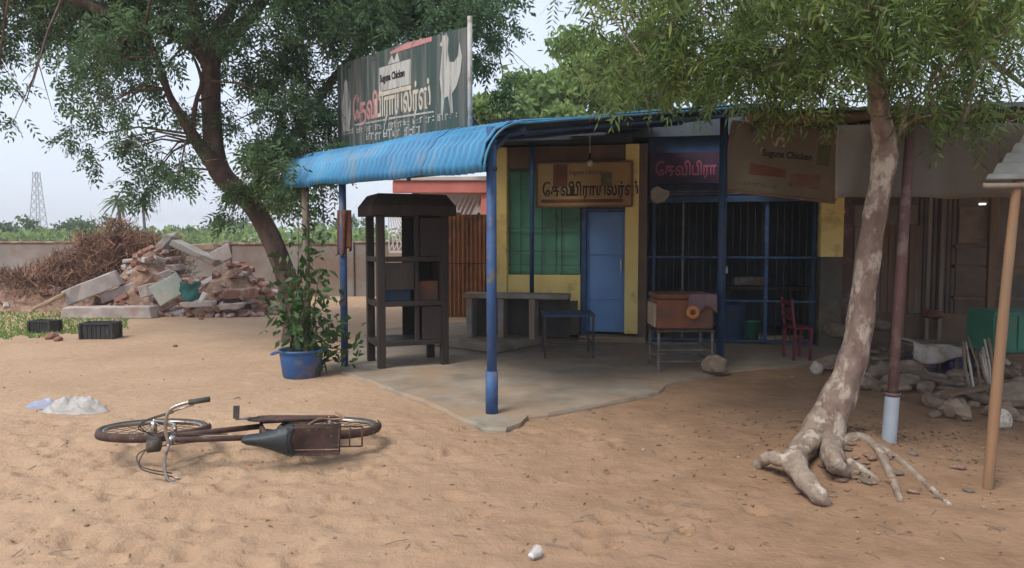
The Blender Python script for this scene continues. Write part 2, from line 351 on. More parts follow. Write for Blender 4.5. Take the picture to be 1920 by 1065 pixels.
# ------------------------------------------------------------------ ground
def lines(lo, hi, step, far):
    a = list(np.arange(lo, hi, step)); s = step; x = hi
    while x < far: a.append(x); s *= 1.35; x += s
    s = step; x = lo; b = []
    while x > -far: s *= 1.35; x -= s; b.append(x)
    return np.array(sorted(b + a))
gx = lines(-6.2, 6.2, .036, 900); gy = lines(2.2, 9.5, .030, 900)
GX, GY = np.meshgrid(gx, gy, indexing='ij'); GZ = H(GX, GY, feet=True)
nx, ny = GX.shape; idx = np.arange(nx*ny).reshape(nx, ny)
gf = np.stack([idx[:-1, :-1], idx[1:, :-1], idx[1:, 1:], idx[:-1, 1:]], -1).reshape(-1, 4)
struct(npmesh('ground', np.stack([GX, GY, GZ], -1).reshape(-1, 3), gf, M['sand'], smooth=True))
Z = Vector((0,0,1))
# ------------------------------------------------------------------ frames of the place
O1 = gp(912, 783); O1.z = 0                    # foot of the corner post
_p2 = gp(638, 692)
D1 = (Vector((_p2.x, _p2.y, 0)) - O1).normalized()      # along the awning's front edge (away from us, to the left)
D2 = Vector((D1.y, -D1.x, 0))                          # from the front edge in under the roof
def A(t, s, z): return O1 + D1*t + D2*s + Z*z
FO = Vector((-.30, 11.75, 0)); FU = Vector((1, -.2, 0)).normalized(); FN = Vector((-FU.y*-1, 0, 0))
FN = Vector((FU.y, -FU.x, 0))                  # outward normal of the shop fronts (towards us)
if FN.y > 0: FN = -FN
def F(u, v, z): return FO + FU*u + FN*v + Z*z   # v > 0 in front of the wall
def onF(px, py, v=0):
    h = hit(px, py, FO + FN*v, FN); return (h - FO).dot(FU), h.z
def fbox(mb, u0, u1, v0, v1, z0, z1): return mb.obox(F(u0, v0, z0), FU*(u1-u0), FN*(v1-v0), Z*(z1-z0))
def fu(px, v=0): return onF(px, 450, v)[0]
def fz(px, py, v=0): return onF(px, py, v)[1]

# ------------------------------------------------------------------ concrete apron in front of the shops
edge = [(600,688),(640,702),(700,722),(760,745),(820,768),(868,792),(905,808),(948,810),(978,800),(992,786),(1060,775),(1150,758),(1236,742),(1246,728),(1310,715),(1345,706),(1400,698)]
pts = [gp(x, y) for x, y in edge]
pts = [Vector((p.x, p.y, 0)) for p in pts]
pts += [Vector((4.3, 9.6, 0)), Vector((5.0, 10.6, 0)), Vector((4.6, 13.5, 0)), Vector((0.2, 13.2, 0)), Vector((-.9, 14.2, 0)), Vector((-2.5, 13.0, 0))]
poly = []
rs = random.Random(3)
for i, p in enumerate(pts):
    q = pts[(i+1) % len(pts)]; n = max(1, int((q-p).length/.16)) if i < len(edge) else 1
    d = (q-p).normalized() if (q-p).length else Vector((1,0,0)); nrm = Vector((d.y, -d.x, 0))
    for k in range(n):
        w = p.lerp(q, k/n); poly.append(w + nrm*(rs.uniform(-.025, .02) if i < len(edge) else 0))
mb = MB(); k = len(poly)
if sum(poly[i].x*poly[(i+1) % k].y - poly[(i+1) % k].x*poly[i].y for i in range(k)) < 0: poly.reverse()
ctr = sum(poly, Vector())/k
for sc_, z in ((1.006, -.06), (1.0, .012), (.99, .035)):
    mb.v += [(ctr.x+(p.x-ctr.x)*sc_, ctr.y+(p.y-ctr.y)*sc_, z + rs.uniform(-.006, .004)*(z > 0)) for p in poly]
for r_ in range(2):
    for i in range(k): mb.f.append((r_*k+i, r_*k+(i+1) % k, (r_+1)*k+(i+1) % k, (r_+1)*k+i))
mb.f.append(tuple(2*k+i for i in range(k)))
SLAB = .035
struct(mb.build('pavement', M['concrete']))

# ------------------------------------------------------------------ the row of shops
bld = thing('shop_building', 'low row of small shops with yellow pillars, green shutter and blue door', 'building', F(1.5, 0, 0))
U = {k_: fu(p_) for k_, p_ in dict(p0=930, w0=951, w1=1088, d0=1090, d1=1172, p1=1172, p1b=1197, g0=1213, g1=1537, p2=1538, p2b=1580, end=2150).items()}
zt = 3.05
zw = fz(1010, 516); zy = fz(1010, 563); zd = fz(1130, 391)
mb = MB(); fbox(mb, U['p0'], U['w0'], -.22, .04, .12, zt); fbox(mb, U['p1'], U['p1b'], -.22, .05, .12, zt)
# pillars one by one
for u0, u1, v1 in ((U['p0'], U['w0'], .04), (U['p1'], U['p1b'], .05)):
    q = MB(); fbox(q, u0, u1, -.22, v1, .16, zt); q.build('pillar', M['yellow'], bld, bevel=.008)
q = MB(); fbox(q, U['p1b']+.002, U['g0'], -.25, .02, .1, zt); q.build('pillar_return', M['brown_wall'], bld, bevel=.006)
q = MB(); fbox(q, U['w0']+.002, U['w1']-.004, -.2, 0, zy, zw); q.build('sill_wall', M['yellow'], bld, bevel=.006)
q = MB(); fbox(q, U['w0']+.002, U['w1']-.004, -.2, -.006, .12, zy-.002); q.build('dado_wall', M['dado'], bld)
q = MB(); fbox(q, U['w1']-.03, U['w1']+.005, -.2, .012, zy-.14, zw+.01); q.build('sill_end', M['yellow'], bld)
# window with green shutters
win = MB(); fbox(win, U['w0']+.004, U['w1']-.01, -.20, -.14, zw, 2.72)
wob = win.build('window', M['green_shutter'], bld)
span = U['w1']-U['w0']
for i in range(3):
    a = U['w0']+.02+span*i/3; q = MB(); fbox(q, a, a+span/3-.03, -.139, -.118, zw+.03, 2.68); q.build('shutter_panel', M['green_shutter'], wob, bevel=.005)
for py in (428, 471, 497):
    z = fz(1010, py); q = MB(); q.bar(F(U['w0'], -.06, z), F(U['w1']-.01, -.06, z), .012, .012); q.build('window_bar', M['metal_grey'], wob)
for px in (975, 1015, 1052):
    a = fu(px); q = MB(); q.bar(F(a, -.072, zw), F(a, -.072, 2.7), .01, .01); q.build('window_bar', M['metal_dark'], wob)
# door: blue sheet steel in three panels
dz0 = .17
q = MB(); fbox(q, U['d0'], U['d0']+.075, -.16, .0, dz0-.03, zd); fbox(q, U['d0']+.075, U['d1']-.002, -.16, -.01, zd-.05, zd); q.build('door_frame', M['blue_paint'], bld, bevel=.004)
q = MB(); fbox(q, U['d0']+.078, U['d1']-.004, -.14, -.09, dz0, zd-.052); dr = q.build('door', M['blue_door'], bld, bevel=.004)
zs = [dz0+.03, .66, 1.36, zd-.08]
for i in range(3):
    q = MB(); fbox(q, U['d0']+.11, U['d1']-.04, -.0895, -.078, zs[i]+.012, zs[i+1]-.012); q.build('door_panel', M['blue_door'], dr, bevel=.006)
q = MB(); fbox(q, U['d1']-.075, U['d1']-.05, -.075, -.04, 1.12, 1.30); q.build('door_handle', M['chrome'], dr, bevel=.004)
# wall above window and door, lintel
q = MB(); fbox(q, U['w0']+.002, U['p1']-.002, -.2, -.012, 2.722, zt); q.build('upper_wall', M['brown_wall'], bld)
q = MB(); fbox(q, U['w1']-.01, U['p1']-.002, -.2, -.02, zd+.002, 2.72); q.build('lintel', M['wall_dark'], bld)
# raised plinth in front of the window, threshold
pl = [gp(845, 662), gp(930, 668), gp(1012, 652)]
q = MB(); P0 = [Vector((p.x, p.y)) for p in pl]
poly2 = [(-1.35, 11.05), (P0[1].x, P0[1].y), (P0[2].x, P0[2].y), (.55, 11.6), (-.28, 11.78), (-1.2, 12.9), (-1.7, 12.3)]
q.plate([(a, b) for a, b in poly2], (0,0,.03), (1,0,0), (0,1,0), Z, .14); q.build('plinth', M['concrete'], bld, bevel=.025)
q = MB(); fbox(q, U['w1']+.0, U['g0'], -.3, .22, .03, .125); q.build('threshold', M['concrete'], bld, bevel=.015)
# blue barred shop
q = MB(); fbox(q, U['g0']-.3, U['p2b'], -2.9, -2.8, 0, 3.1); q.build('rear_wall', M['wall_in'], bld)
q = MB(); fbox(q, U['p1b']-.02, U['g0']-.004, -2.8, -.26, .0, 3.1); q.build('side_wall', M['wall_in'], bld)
gate = MB(); zl = fz(1400, 378); fbox(gate, U['g0']+.003, U['g1'], -.2, -.08, zl, zl+.09); gt = gate.build('gate', M['blue_dark'], bld, bevel=.004)
for px, w, mm in ((1226,.05,'blue_dark'), (1281,.03,'metal_grey'), (1440,.055,'blue_paint'), (1530,.05,'blue_dark')):
    a = fu(px); q = MB(); fbox(q, a-w/2, a+w/2, -.17, -.12, .05, zl-.002); q.build('gate_upright', M[mm], gt, bevel=.003)
for py, w in ((483,.03), (565,.03), (640,.03)):
    z = fz(1380, py); q = MB(); fbox(q, U['g0']+.01, U['g1']-.004, -.118, -.095, z-w/2, z+w/2); q.build('gate_rail', M['blue_paint'], gt, bevel=.003)
for px in range(1236, 1530, 14):
    if abs(px-1281) < 6 or abs(px-1440) < 8: continue
    a = fu(px); q = MB(); q.bar(F(a, -.147, .08), F(a, -.147, zl), .008, .008); q.build('gate_bar', M['metal_dark'], gt)
a, z = onF(1361, 507); q = MB(); fbox(q, a-.03, a+.03, -.09, -.05, z-.045, z+.035); q.torus(F(a, -.07, z+.04), FN, .025, .006, 12, 6, 0, math.pi*2); q.build('padlock', M['white_paint'], gt, bevel=.006)
q = MB(); fbox(q, U['g0']+.003, U['p2b'], -.22, -.14, zl+.093, 3.15); q.build('fascia', M['blue_dark'], bld)
for i in range(5):
    z = zl+.12+i*.045; q = MB(); fbox(q, U['g0']+.3, U['g1']-.5, -.139, -.12, z, z+.016); q.build('fascia_slat', M['metal_grey'] if i < 2 else M['blue_dark'], bld)
# right pillar: yellow above, weathered dado below, maroon jamb
zp = fz(1560, 482)
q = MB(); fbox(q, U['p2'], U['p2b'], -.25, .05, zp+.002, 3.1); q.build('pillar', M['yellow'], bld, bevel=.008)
q = MB(); fbox(q, U['p2'], U['p2b'], -.25, .045, -.02, zp); q.build('pillar_base', M['dado'], bld, bevel=.01)
q = MB(); fbox(q, U['p2b']+.002, fu(1600), -.2, .0, -.02, 3.1); q.build('jamb', M['post_maroon'], bld, bevel=.006)
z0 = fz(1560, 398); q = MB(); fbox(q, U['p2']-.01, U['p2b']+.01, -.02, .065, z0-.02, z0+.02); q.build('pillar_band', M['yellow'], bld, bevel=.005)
# timber front of the last shop: boards one by one, dark doorway, posts, shelves
ur0, ur1 = fu(1602), fu(2150)
q = MB(); fbox(q, ur0, ur1, -2.4, -2.3, -.02, 3.1); q.build('rear_wall', M['brown_wall'], bld)
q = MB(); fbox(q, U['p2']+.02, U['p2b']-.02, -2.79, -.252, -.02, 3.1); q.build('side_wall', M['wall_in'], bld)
q = MB(); fbox(q, ur0, ur1, -.12, -.04, -.02, .55); q.build('front_ledge', M['brown_wall'], bld, bevel=.015)
for i, px in enumerate(range(1604, 1722, 13)):
    a, b = fu(px), fu(px+12.3); q = MB(); fbox(q, a, b, -.11+.006*(i % 2), -.06+.008*((i*7) % 3), .552, fz(px, 425 - (i*5) % 7)); q.build('board', M['wood_brown'] if i % 3 else M['wood_grey'], bld, bevel=.003)
q = MB(); fbox(q, ur0, fu(1722), -.10, -.055, fz(1660, 424)+.002, fz(1660, 384)); q.build('header_board', M['wood_grey'], bld, bevel=.004)
for px, w in ((1693,.09), (1742,.05), (1766,.05), (1862,.11)):
    a = fu(px); q = MB(); fbox(q, a-w/2, a+w/2, -.05, .03, .0, 2.75); q.build('upright_post', M['wood_grey'] if w < .1 else M['wood_brown'], bld, bevel=.006)
for px in range(1727, 1800, 9):
    a = fu(px); q = MB(); fbox(q, a-.007, a+.007, -.11, -.09, .55, 2.4); q.build('bar', M['metal_dark'], bld)
a0, a1 = fu(1800), fu(1856)
q = MB(); fbox(q, a0, a1, -.09, -.05, fz(1830, 455), fz(1830, 388)); q.build('notice_panel', M['sack'], bld, bevel=.004)
for py in (462, 500, 560):
    z = fz(1830, py); q = MB(); fbox(q, fu(1795), fu(2000), -.25, -.06, z-.02, z+.02); q.build('shelf', M['wood_brown'], bld, bevel=.004)
q = MB(); fbox(q, fu(1876), fu(2150), -.13, -.07, .552, fz(1900, 505)); q.build('boarding', M['dado'], bld, bevel=.004)
q = MB(); fbox(q, -.12, U['p1']+.1, -.02, .50, 3.08, 3.13); q.build('eave', M['roof_under'], bld)
# flat roof over the rooms, floor slab edge hidden below
q = MB(); fbox(q, -.05, fu(2150), -3.0, -.02, 3.155, 3.50); q.build('flat_roof', M['roof_under'], bld)
q = MB(); fbox(q, -.05, U['p1b']-.03, -2.9, -2.8, .0, 3.15); q.build('rear_wall', M['brown_wall'], bld)
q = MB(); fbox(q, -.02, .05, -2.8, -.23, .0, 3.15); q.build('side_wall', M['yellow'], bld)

# lean-to roof over the right half, carried by the maroon post
lr = thing('lean_to_roof', 'dark sheet roof over the timber shop front, hung with a tarpaulin', 'roof', (3.2, 5.8, 2.5))
E0, E1 = Vector((1.98, 6.30, 2.70)), Vector((8.2, 5.30, 2.56))
B0, B1 = Vector((3.38, 10.75, 3.28)), Vector((9.2, 9.65, 3.28))
q = MB(); us = np.linspace(0, 1, 261); vs2 = np.linspace(0, 1, 6)
def lrf(u, v):
    p = E0.lerp(E1, u).lerp(B0.lerp(B1, u), v); p.z += .014*math.sin(u*5.8/.085*2*math.pi/2); return p
q.grid(lrf, us, vs2); q.build('roof_sheet', M['roof_under'], lr, smooth=True, solid=.004)
for k_ in (0.015, .35, .68, .97):
    a, b = E0.lerp(B0, k_), E1.lerp(B1, k_); q = MB(); q.tube([a-Z*.055, a.lerp(b, .5)-Z*.06, b-Z*.055], .034, 8); q.build('purlin', M['wood_brown'], lr, smooth=True)
for k_ in (.012, .16, .32, .48):
    a, b = E0.lerp(E1, k_), B0.lerp(B1, k_); q = MB(); q.tube([a-Z*.125, b-Z*.125], .036, 8); q.build('rafter', M['wood_dark'], lr, smooth=True)

# brown tarpaulin hanging under that eave
tl, tr_ = 2.52, 5.6
q = MB()
def tarpf(u, v):
    x = tl + (tr_-tl)*u; y = 5.80 - (x-2.5)*.084 + .02*math.sin(u*23)*(.3+v) + .012*math.sin(u*61+v*3); zt_ = 2.49
    zb = 1.925 + .006*math.sin(u*17) + .005*math.sin(u*41)
    return Vector((x, y - .03*v*math.sin(u*9)**2, zt_ + (zb-zt_)*v))
q.grid(tarpf, np.linspace(0, 1, 120), np.linspace(0, 1, 10))
tp = q.build('tarpaulin', M['tarp'], None, (4, 5.75, 1.92), smooth=True, solid=.003)
tag(tp, 'dusty brown tarpaulin hanging from the eave behind the pale tree trunk', 'tarpaulin')

# ------------------------------------------------------------------ blue corrugated awning
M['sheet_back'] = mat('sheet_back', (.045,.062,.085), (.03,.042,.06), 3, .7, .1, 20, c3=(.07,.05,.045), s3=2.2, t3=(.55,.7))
aw = thing('awning', 'blue corrugated sheet awning with rounded front edge on blue pipe posts', 'awning', A(0, 0, SLAB))
LEN = 4.75
prof = []
for i in range(10):
    a = i/9*math.pi/2; prof.append((.44*(1-math.cos(a)) - .10, 2.20 + .46*math.sin(a)))
for i in range(1, 8): prof.append((.34 + 4.3*i/7, 2.66 + .15*4.3*i/7))
nsh = 5
for j in range(nsh):
    t0 = -.10 + (LEN+.1)*j/nsh; t1 = -.10 + (LEN+.1)*(j+1)/nsh + .04
    q = MB(); ts = np.arange(t0, t1, .0125); lift = .006*(j % 2)
    vv = list(range(len(prof))) if j < 3 else list(range(13))
    def shf(t, i):
        s, z = prof[i]; w = .025*math.sin(t/.105*2*math.pi) + (.009 if i % 2 else -.006)*(i < 11) + .010*math.sin(t*2.3+i*.6)
        a = min(1, i/9)*math.pi/2
        return A(t, s - w*math.cos(a), z + .026*t + w*math.sin(a) + lift - (.02*max(0, 1-i/3) * (.5+.5*math.sin(t*5.1))))
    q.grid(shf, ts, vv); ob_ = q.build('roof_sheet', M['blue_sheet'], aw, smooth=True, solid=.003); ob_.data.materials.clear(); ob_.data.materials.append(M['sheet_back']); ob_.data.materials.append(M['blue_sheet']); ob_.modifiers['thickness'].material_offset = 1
for t, r_, mm, zb, zt2 in ((0, .046, 'blue_paint', SLAB-.02, 2.60), ((_p2-O1).length, .045, 'blue_paint', -.02, 2.60), (4.35, .05, 'wood_grey', -.03, 2.65)):
    s0 = .06
    q = MB(); q.tube([A(t, s0, zb), A(t, s0, zt2)], r_, 14); q.build('post', M[mm], aw, smooth=True)
q = MB(); q.tube([A(0, .06, SLAB-.02), A(0, .06, .42)], .057, 14); q.build('post_sleeve', M['blue_paint'], aw, smooth=True)
for s, dz in ((.06, -.03), (.40, -.06), (1.6, -.06), (2.9, -.06), (4.3, -.06)):
    z = 2.26 if s < .1 else (2.66 + .15*(s-.34))
    te = LEN-.05 if s < 2 else 2.8
    q = MB(); q.tube([A(-.06, s, z+dz), A(te, s, z+dz+.026*te)], .024, 8); q.build('purlin', M['blue_dark'], aw, smooth=True)
for t in (.0, 1.5, 3.1, 4.35):
    q = MB(); zz = [(.06, 2.20), (.10, 2.42), (.24, 2.56), (.42, 2.60)] + ([(4.4, 2.60+.15*4.0)] if t < 2.5 else [(2.1, 2.60+.15*1.68)])
    q.tube([A(t, s, z+.026*t-.015) for s, z in zz], .022, 8); q.build('rafter', M['blue_dark'], aw, smooth=True)
for px, py, ph, mm, rr in ((997, 630, 298, 'blue_dark', .035), (1350, 690, 230, 'blue_dark', .048)):
    b = gp(px, py, .12 if px < 1200 else SLAB)
    s_ = (b-O1).dot(D2); t_ = (b-O1).dot(D1); top = 2.66+.15*(s_-.34)+.026*t_ - .02
    q = MB(); q.tube([(b.x, b.y, b.z-.03), (b.x, b.y, top)], rr, 12); q.build('post', M[mm], aw, smooth=True)
q = MB(); pr = [(s, z) for s, z in prof]
q.tube([A(-.115, s, z-.012) for s, z in pr], .012, 6); q.build('edge_trim', M['blue_sheet'], aw, smooth=True)

# lettering helper -----------------------------------------------------------
def text(body, size, o, e, up, n, mm, name, parent, th=.004, align='LEFT', bold=0, sx=1.0):
    cu = bpy.data.curves.new(name, 'FONT'); cu.body = body; cu.size = size; cu.extrude = th/2; cu.align_x = align; cu.offset = bold; cu.resolution_u = 3
    t = bpy.data.objects.new(name, cu); col.objects.link(t)
    bpy.context.view_layer.update()
    me = bpy.data.meshes.new_from_object(t.evaluated_get(bpy.context.evaluated_depsgraph_get()))
    bpy.data.objects.remove(t); e = Vector(e)*sx; base = Vector(parent['_b'])
    mt = Matrix((( e.x, up[0], n[0], o[0]-base.x), (e.y, up[1], n[1], o[1]-base.y), (e.z, up[2], n[2], o[2]-base.z), (0,0,0,1)))
    me.transform(mt); me.materials.clear(); me.materials.append(mm)
    ob = bpy.data.objects.new(name, me); col.objects.link(ob); ob.parent = parent; ob['_b'] = tuple(base); return ob
def strokes(o, e, up, n, w, h, mm, name, parent, seed, gap=1.35):
    """a line of print too small to read: short upright strokes"""
    q = MB(); rr = random.Random(seed); x = 0
    while x < w:
        cw = h*rr.uniform(.25, .7)
        if rr.random() < .85:
            yy = rr.uniform(0, h*.25); k_ = rr.randrange(3); b = h*.16; top = h*rr.uniform(.8, 1.05)
            if k_ != 1: q.plate([(x, yy), (x+b, yy), (x+b, top), (x, top)], o, e, up, n, .003)
            q.plate([(x+b*1.2, top-b*(1+k_)), (x+cw, top-b*(1+k_)), (x+cw, top-b*k_), (x+b*1.2, top-b*k_)], o, e, up, n, .003)
            if k_: q.plate([(x+b*1.2, yy), (x+cw*.9, yy), (x+cw*.9, yy+b), (x+b*1.2, yy+b)], o, e, up, n, .003)
        x += cw*gap
    return stuff(q.build(name, mm, parent))
ROOSTER = [(0,0),(.06,0),(.10,.20),(.20,.22),(.26,0),(.33,0),(.30,.24),(.42,.32),(.52,.48),(.56,.66),(.50,.84),(.46,.68),(.36,.62),(.24,.64),(.20,.78),(.22,.92),(.17,1.0),(.11,.97),(.06,1.0),(.04,.92),(-.02,.88),(.05,.85),(.02,.66),(-.02,.46),(.02,.28)]
HEN = [(.05,0),(.30,0),(.38,.25),(.40,.55),(.30,.74),(.26,.92),(.19,1.0),(.12,.94),(.10,.76),(.0,.55),(-.02,.25)]

# ------------------------------------------------------------------ billboard on the awning
s_b = .62
def bhit(px, py): h = hit(px, py, A(0, s_b, 0), D2); return (h-O1).dot(D1), h.z
tR, zR0 = bhit(880, 243); _, zR1 = bhit(880, 50); tL, zL0 = bhit(636, 281); _, zL1 = bhit(634, 122)
ED, NB = -D1, -D2
bb = thing('billboard', 'large weathered dark green shop billboard with chicken pictures, standing on the awning', 'billboard', A((tL+tR)/2, s_b, 2.7))
W = tL - tR; BO = A(tL, s_b, zL0); upv = Z
def bz(x, f): return (zL0 + (zR0-zL0)*x/W) + f*((zL1-zL0) + ((zR1-zR0)-(zL1-zL0))*x/W) - zL0
q = MB(); q.plate([(0, bz(0,0)), (W, bz(W,0)), (W, bz(W,1)), (W*.55, bz(W*.55,1)+.02), (W*.3, bz(W*.3,1)+.01), (0, bz(0,1)-.01)], BO, ED, Z, NB, .015); q.build('panel', M['board_green'], bb)
for f0, x0, x1 in ((-.0, 0, W), (.97, 0, W)):
    q = MB(); q.bar(BO + ED*x0 + Z*bz(x0, f0) - NB*.03, BO + ED*x1 + Z*bz(x1, f0) - NB*.03, .035, .035); q.build('frame_rail', M['pole_white'], bb)
for x in (.02, W*.33, W*.66): q = MB(); q.bar(BO + ED*x + Z*(-.22) - NB*.05, BO + ED*x + Z*bz(x, .98) - NB*.05, .04, .04); q.build('frame_upright', M['metal_grey'], bb)
q = MB(); q.tube([BO+ED*(W+.03)+Z*(bz(W,0)-.22)+NB*.01, BO+ED*(W+.03)+Z*(bz(W,1)+.10)+NB*.01], .026, 10); q.build('frame_upright', M['pole_white'], bb, smooth=True)
q = MB(); q.tube([BO+ED*(W*.66)+Z*bz(W,1)-NB*.05, BO+ED*(W*.66)-NB*1.0+Z*.05], .02, 8); q.build('stay', M['metal_grey'], bb, smooth=True)
q = MB(); q.tube([BO+ED*(W*.2)+Z*bz(.5,1)-NB*.05, BO+ED*(W*.2)-NB*1.0+Z*.05], .02, 8); q.build('stay', M['metal_grey'], bb, smooth=True)
upb = (ED*W + Z*(bz(W,.5)-bz(0,.5))).normalized()   # print follows the slanted board
def BP(x, f): return BO + ED*x + Z*bz(x, f) + NB*.016
Hb = zL1-zL0
# pictures and lettering (flat print on the board)
q = MB(); q.plate([(a*.62*Hb, b*.60*Hb) for a, b in HEN], BP(W*.045, .20), upb, Z, NB, .003); q.build('hen_picture', M['board_white'], bb)
q = MB(); q.plate([(a*.66*Hb, b*.74*Hb) for a, b in ROOSTER], BP(W*.835, .19), upb, Z, NB, .003); q.build('rooster_picture', M['board_white'], bb)
q = MB(); q.plate([(0,0), (W*.25,0), (W*.25,.25*Hb), (0,.25*Hb)], BP(W*.385, .57), upb, Z, NB, .003); q.build('name_plate', M['board_white'], bb)
q = MB(); q.plate([(0,0), (W*.03,.09*Hb), (W*.05,.02*Hb), (W*.075,.10*Hb), (W*.09,0)], BP(W*.46, .84), upb, Z, NB, .003); q.build('emblem', M['board_white'], bb)
text('Suguna Chicken', .125, BP(W*.396, .67)+NB*.0045, upb, Z, NB, M['ink'], 'plate_lettering', bb, sx=.80, bold=.004)
q = MB(); q.plate([(0,0), (W*.25,0), (W*.25,.045*Hb), (0,.045*Hb)], BP(W*.385, .515), upb, Z, NB, .003); q.build('plate_band', M['letter_cream'], bb)
text('\u0bc7\u0ba4\u0bb5\u0bbf', .40, BP(W*.150, .30), upb, Z, NB, M['letter_pink'], 'lettering', bb, bold=.009, sx=.66)
text('\u0baa\u0bbf\u0bb0\u0bbe\u0baf\u0bcd\u0bb2\u0bb0\u0bcd\u0bb8\u0bcd', .40, BP(W*.35, .30), upb, Z, NB, M['letter_cream'], 'lettering', bb, bold=.009, sx=.56)
q = MB(); q.plate([(0,0), (W*.62,.0), (W*.62,.018), (W*.30,.03), (W*.28,.0), (W*.26,.022), (0,.02)], BP(W*.17, .245), upb, Z, NB, .003); q.build('underline', M['board_white'], bb)
strokes(BP(W*.05, .155), upb, Z, NB, W*.9, .085, M['board_white'], 'small_print', bb, 4)
strokes(BP(W*.27, .04), upb, Z, NB, W*.42, .12, M['board_white'], 'small_print', bb, 5, 1.15)
q = MB(); q.plate([(0,0), (W*.30,0), (W*.30,.05), (W*.12,.075), (0,.03)], BP(W*.48, .945), upb, Z, NB, .003); q.build('top_strip', M['letter_pink'], bb)

# ------------------------------------------------------------------ sign over the door
def sign_plane(v): return FO + FN*v
v = .10; ua, za = onF(1008, 386, v); ub, zb_ = onF(1184, 304, v)
ds = thing('shop_sign', 'faded tan sign with dark lettering fixed above the blue door', 'sign', F((ua+ub)/2, v, za))
q = MB(); fbox(q, ua, ub, v-.09, v, za, zb_); q.build('board', M['sign_tan'], ds, bevel=.004)
for (a0, a1, z0, z1) in ((ua-.02, ub+.02, za-.03, za), (ua-.02, ub+.02, zb_, zb_+.025), (ua-.03, ua-.001, za, zb_), (ub+.001, ub+.03, za, zb_)):
    q = MB(); fbox(q, a0, a1, v-.09, v+.012, z0, z1); q.build('frame', M['wood_brown'], ds, bevel=.003)
so = lambda fx, fz_: F(ua + (ub-ua)*fx, v+.002, za + (zb_-za)*fz_)
text('\u0bc7\u0ba4\u0bb5\u0bbf', .25, so(.05, .24), FU, Z, FN, M['ink'], 'lettering', ds, bold=.006, sx=.72)
text('\u0baa\u0bbf\u0bb0\u0bbe\u0baf\u0bcd\u0bb2\u0bb0\u0bcd\u0bb8\u0bcd', .25, so(.36, .24), FU, Z, FN, M['ink'], 'lettering', ds, bold=.006, sx=.66)
text('Suguna Chicken', .10, so(.34, .74), FU, Z, FN, M['ink_grey'], 'lettering', ds, sx=.8)
q = MB(); q.plate([(0,0), (.22,0), (.22,.34), (0,.34)], so(.17, .45), FU, Z, FN, .003); q.build('printed_patch', M['box_rust'], ds)
q = MB(); q.plate([(0,0), (.17,0), (.17,.22), (0,.22)], so(.68, .44), FU, Z, FN, .003); q.build('printed_patch', M['ink_green'], ds)
q = MB(); q.plate([(0,0), (1.25,0), (1.25,.05), (0,.05)], so(.04, .07), FU, Z, FN, .003); q.build('printed_band', M['box_rust'], ds)

# hanging cfl bulb under the roof
bp_ = at(1106, 300, 10.9)
lb = thing('hanging_bulb', 'white bulb hanging on a flex in front of the tan sign', 'lamp', bp_)
q = MB(); q.tube([bp_+Z*.52, bp_+Z*.05], .005, 6); q.build('flex', M['white_paint'], lb)
q = MB(); q.tube([bp_+Z*.10, bp_+Z*.0], [.02,.022], 10); q.build('socket', M['ink'], lb)
q = MB(); q.lathe([(.018,0),(.035,-.02),(.045,-.05),(.036,-.08),(.012,-.095)], bp_, 14, True, True); q.build('globe', M['white_paint'], lb, smooth=True)

# ------------------------------------------------------------------ brown hanging sign
h0, h1 = at(1359, 354, 9.0), at(1560, 376, 8.75); h2, h3 = at(1362, 246, 9.0), at(1560, 240, 8.75)
hs_ = thing('hanging_sign', 'brown shop sign with pale wooden frame hanging at the roof corner', 'sign', (h0+h1)/2)
he = (h1-h0); hw = he.length; he.normalize(); hn = he.cross(Z).normalized()
if hn.y > 0: hn = -hn
hu = hn.cross(he) if hn.cross(he).z > 0 else he.cross(hn)
hh = .78
q = MB(); q.plate([(0,0), (hw,0), (hw,hh), (0,hh)], h0, he, hu, hn, .02); q.build('board', M['sign_brown'], hs_)
for p_, a_, b_ in ((h0-he*.03-hn*.01, he*(hw+.06), hu*.035), (h0-he*.03-hn*.01+hu*hh, he*(hw+.06), hu*.035)):
    q = MB(); q.obox(p_ - hu*.036*(p_ == h0-he*.03-hn*.01), a_, hn*.05, b_); q.build('frame', M['wood_brown'], hs_, bevel=.003)
for p_ in (h0-he*.04-hn*.012, h0+he*(hw+.002)-hn*.012):
    q = MB(); q.obox(p_, he*.036, hn*.054, hu*hh); q.build('frame', M['bamboo'], hs_, bevel=.003)
def HP(x, y): return h0 + he*hw*x + hu*hh*y + hn*.0215
text('Suguna Chicken', .11, HP(.30, .56), he, hu, hn, M['ink'], 'lettering', hs_, bold=.003, sx=.8)
q = MB(); q.plate([(0,0), (.02,.10), (.06,.13), (.10,.10), (.12,0), (.09,0), (.08,.08), (.04,.08), (.03,0)], HP(.40, .72), he, hu, hn, .003); q.build('emblem', M['letter_cream'], hs_)
q = MB(); q.plate([(0,0), (.36,0), (.34,.17), (.02,.15)], HP(.58, .14), he, hu, hn, .003); q.build('printed_patch', M['ink_red'], hs_)
q = MB(); q.plate([(0,0), (.14,0), (.14,.24), (0,.24)], HP(.80, .50), he, hu, hn, .003); q.build('printed_patch', M['ink_green'], hs_)
q = MB(); q.plate([(0,0), (.42,0), (.42,.10), (0,.13)], HP(.20, .26), he, hu, hn, .003); q.build('printed_patch', M['box_rust'], hs_)
strokes(HP(.15, .08), he, hu, hn, .5, .05, M['ink_grey'], 'small_print', hs_, 8)
for x in (.1, hw-.1):
    q = MB(); q.tube([h0+he*x+hu*(hh+.02), h0+he*x+hu*hh+Z*.28], .006, 6); q.build('hanger_wire', M['metal_dark'], hs_)

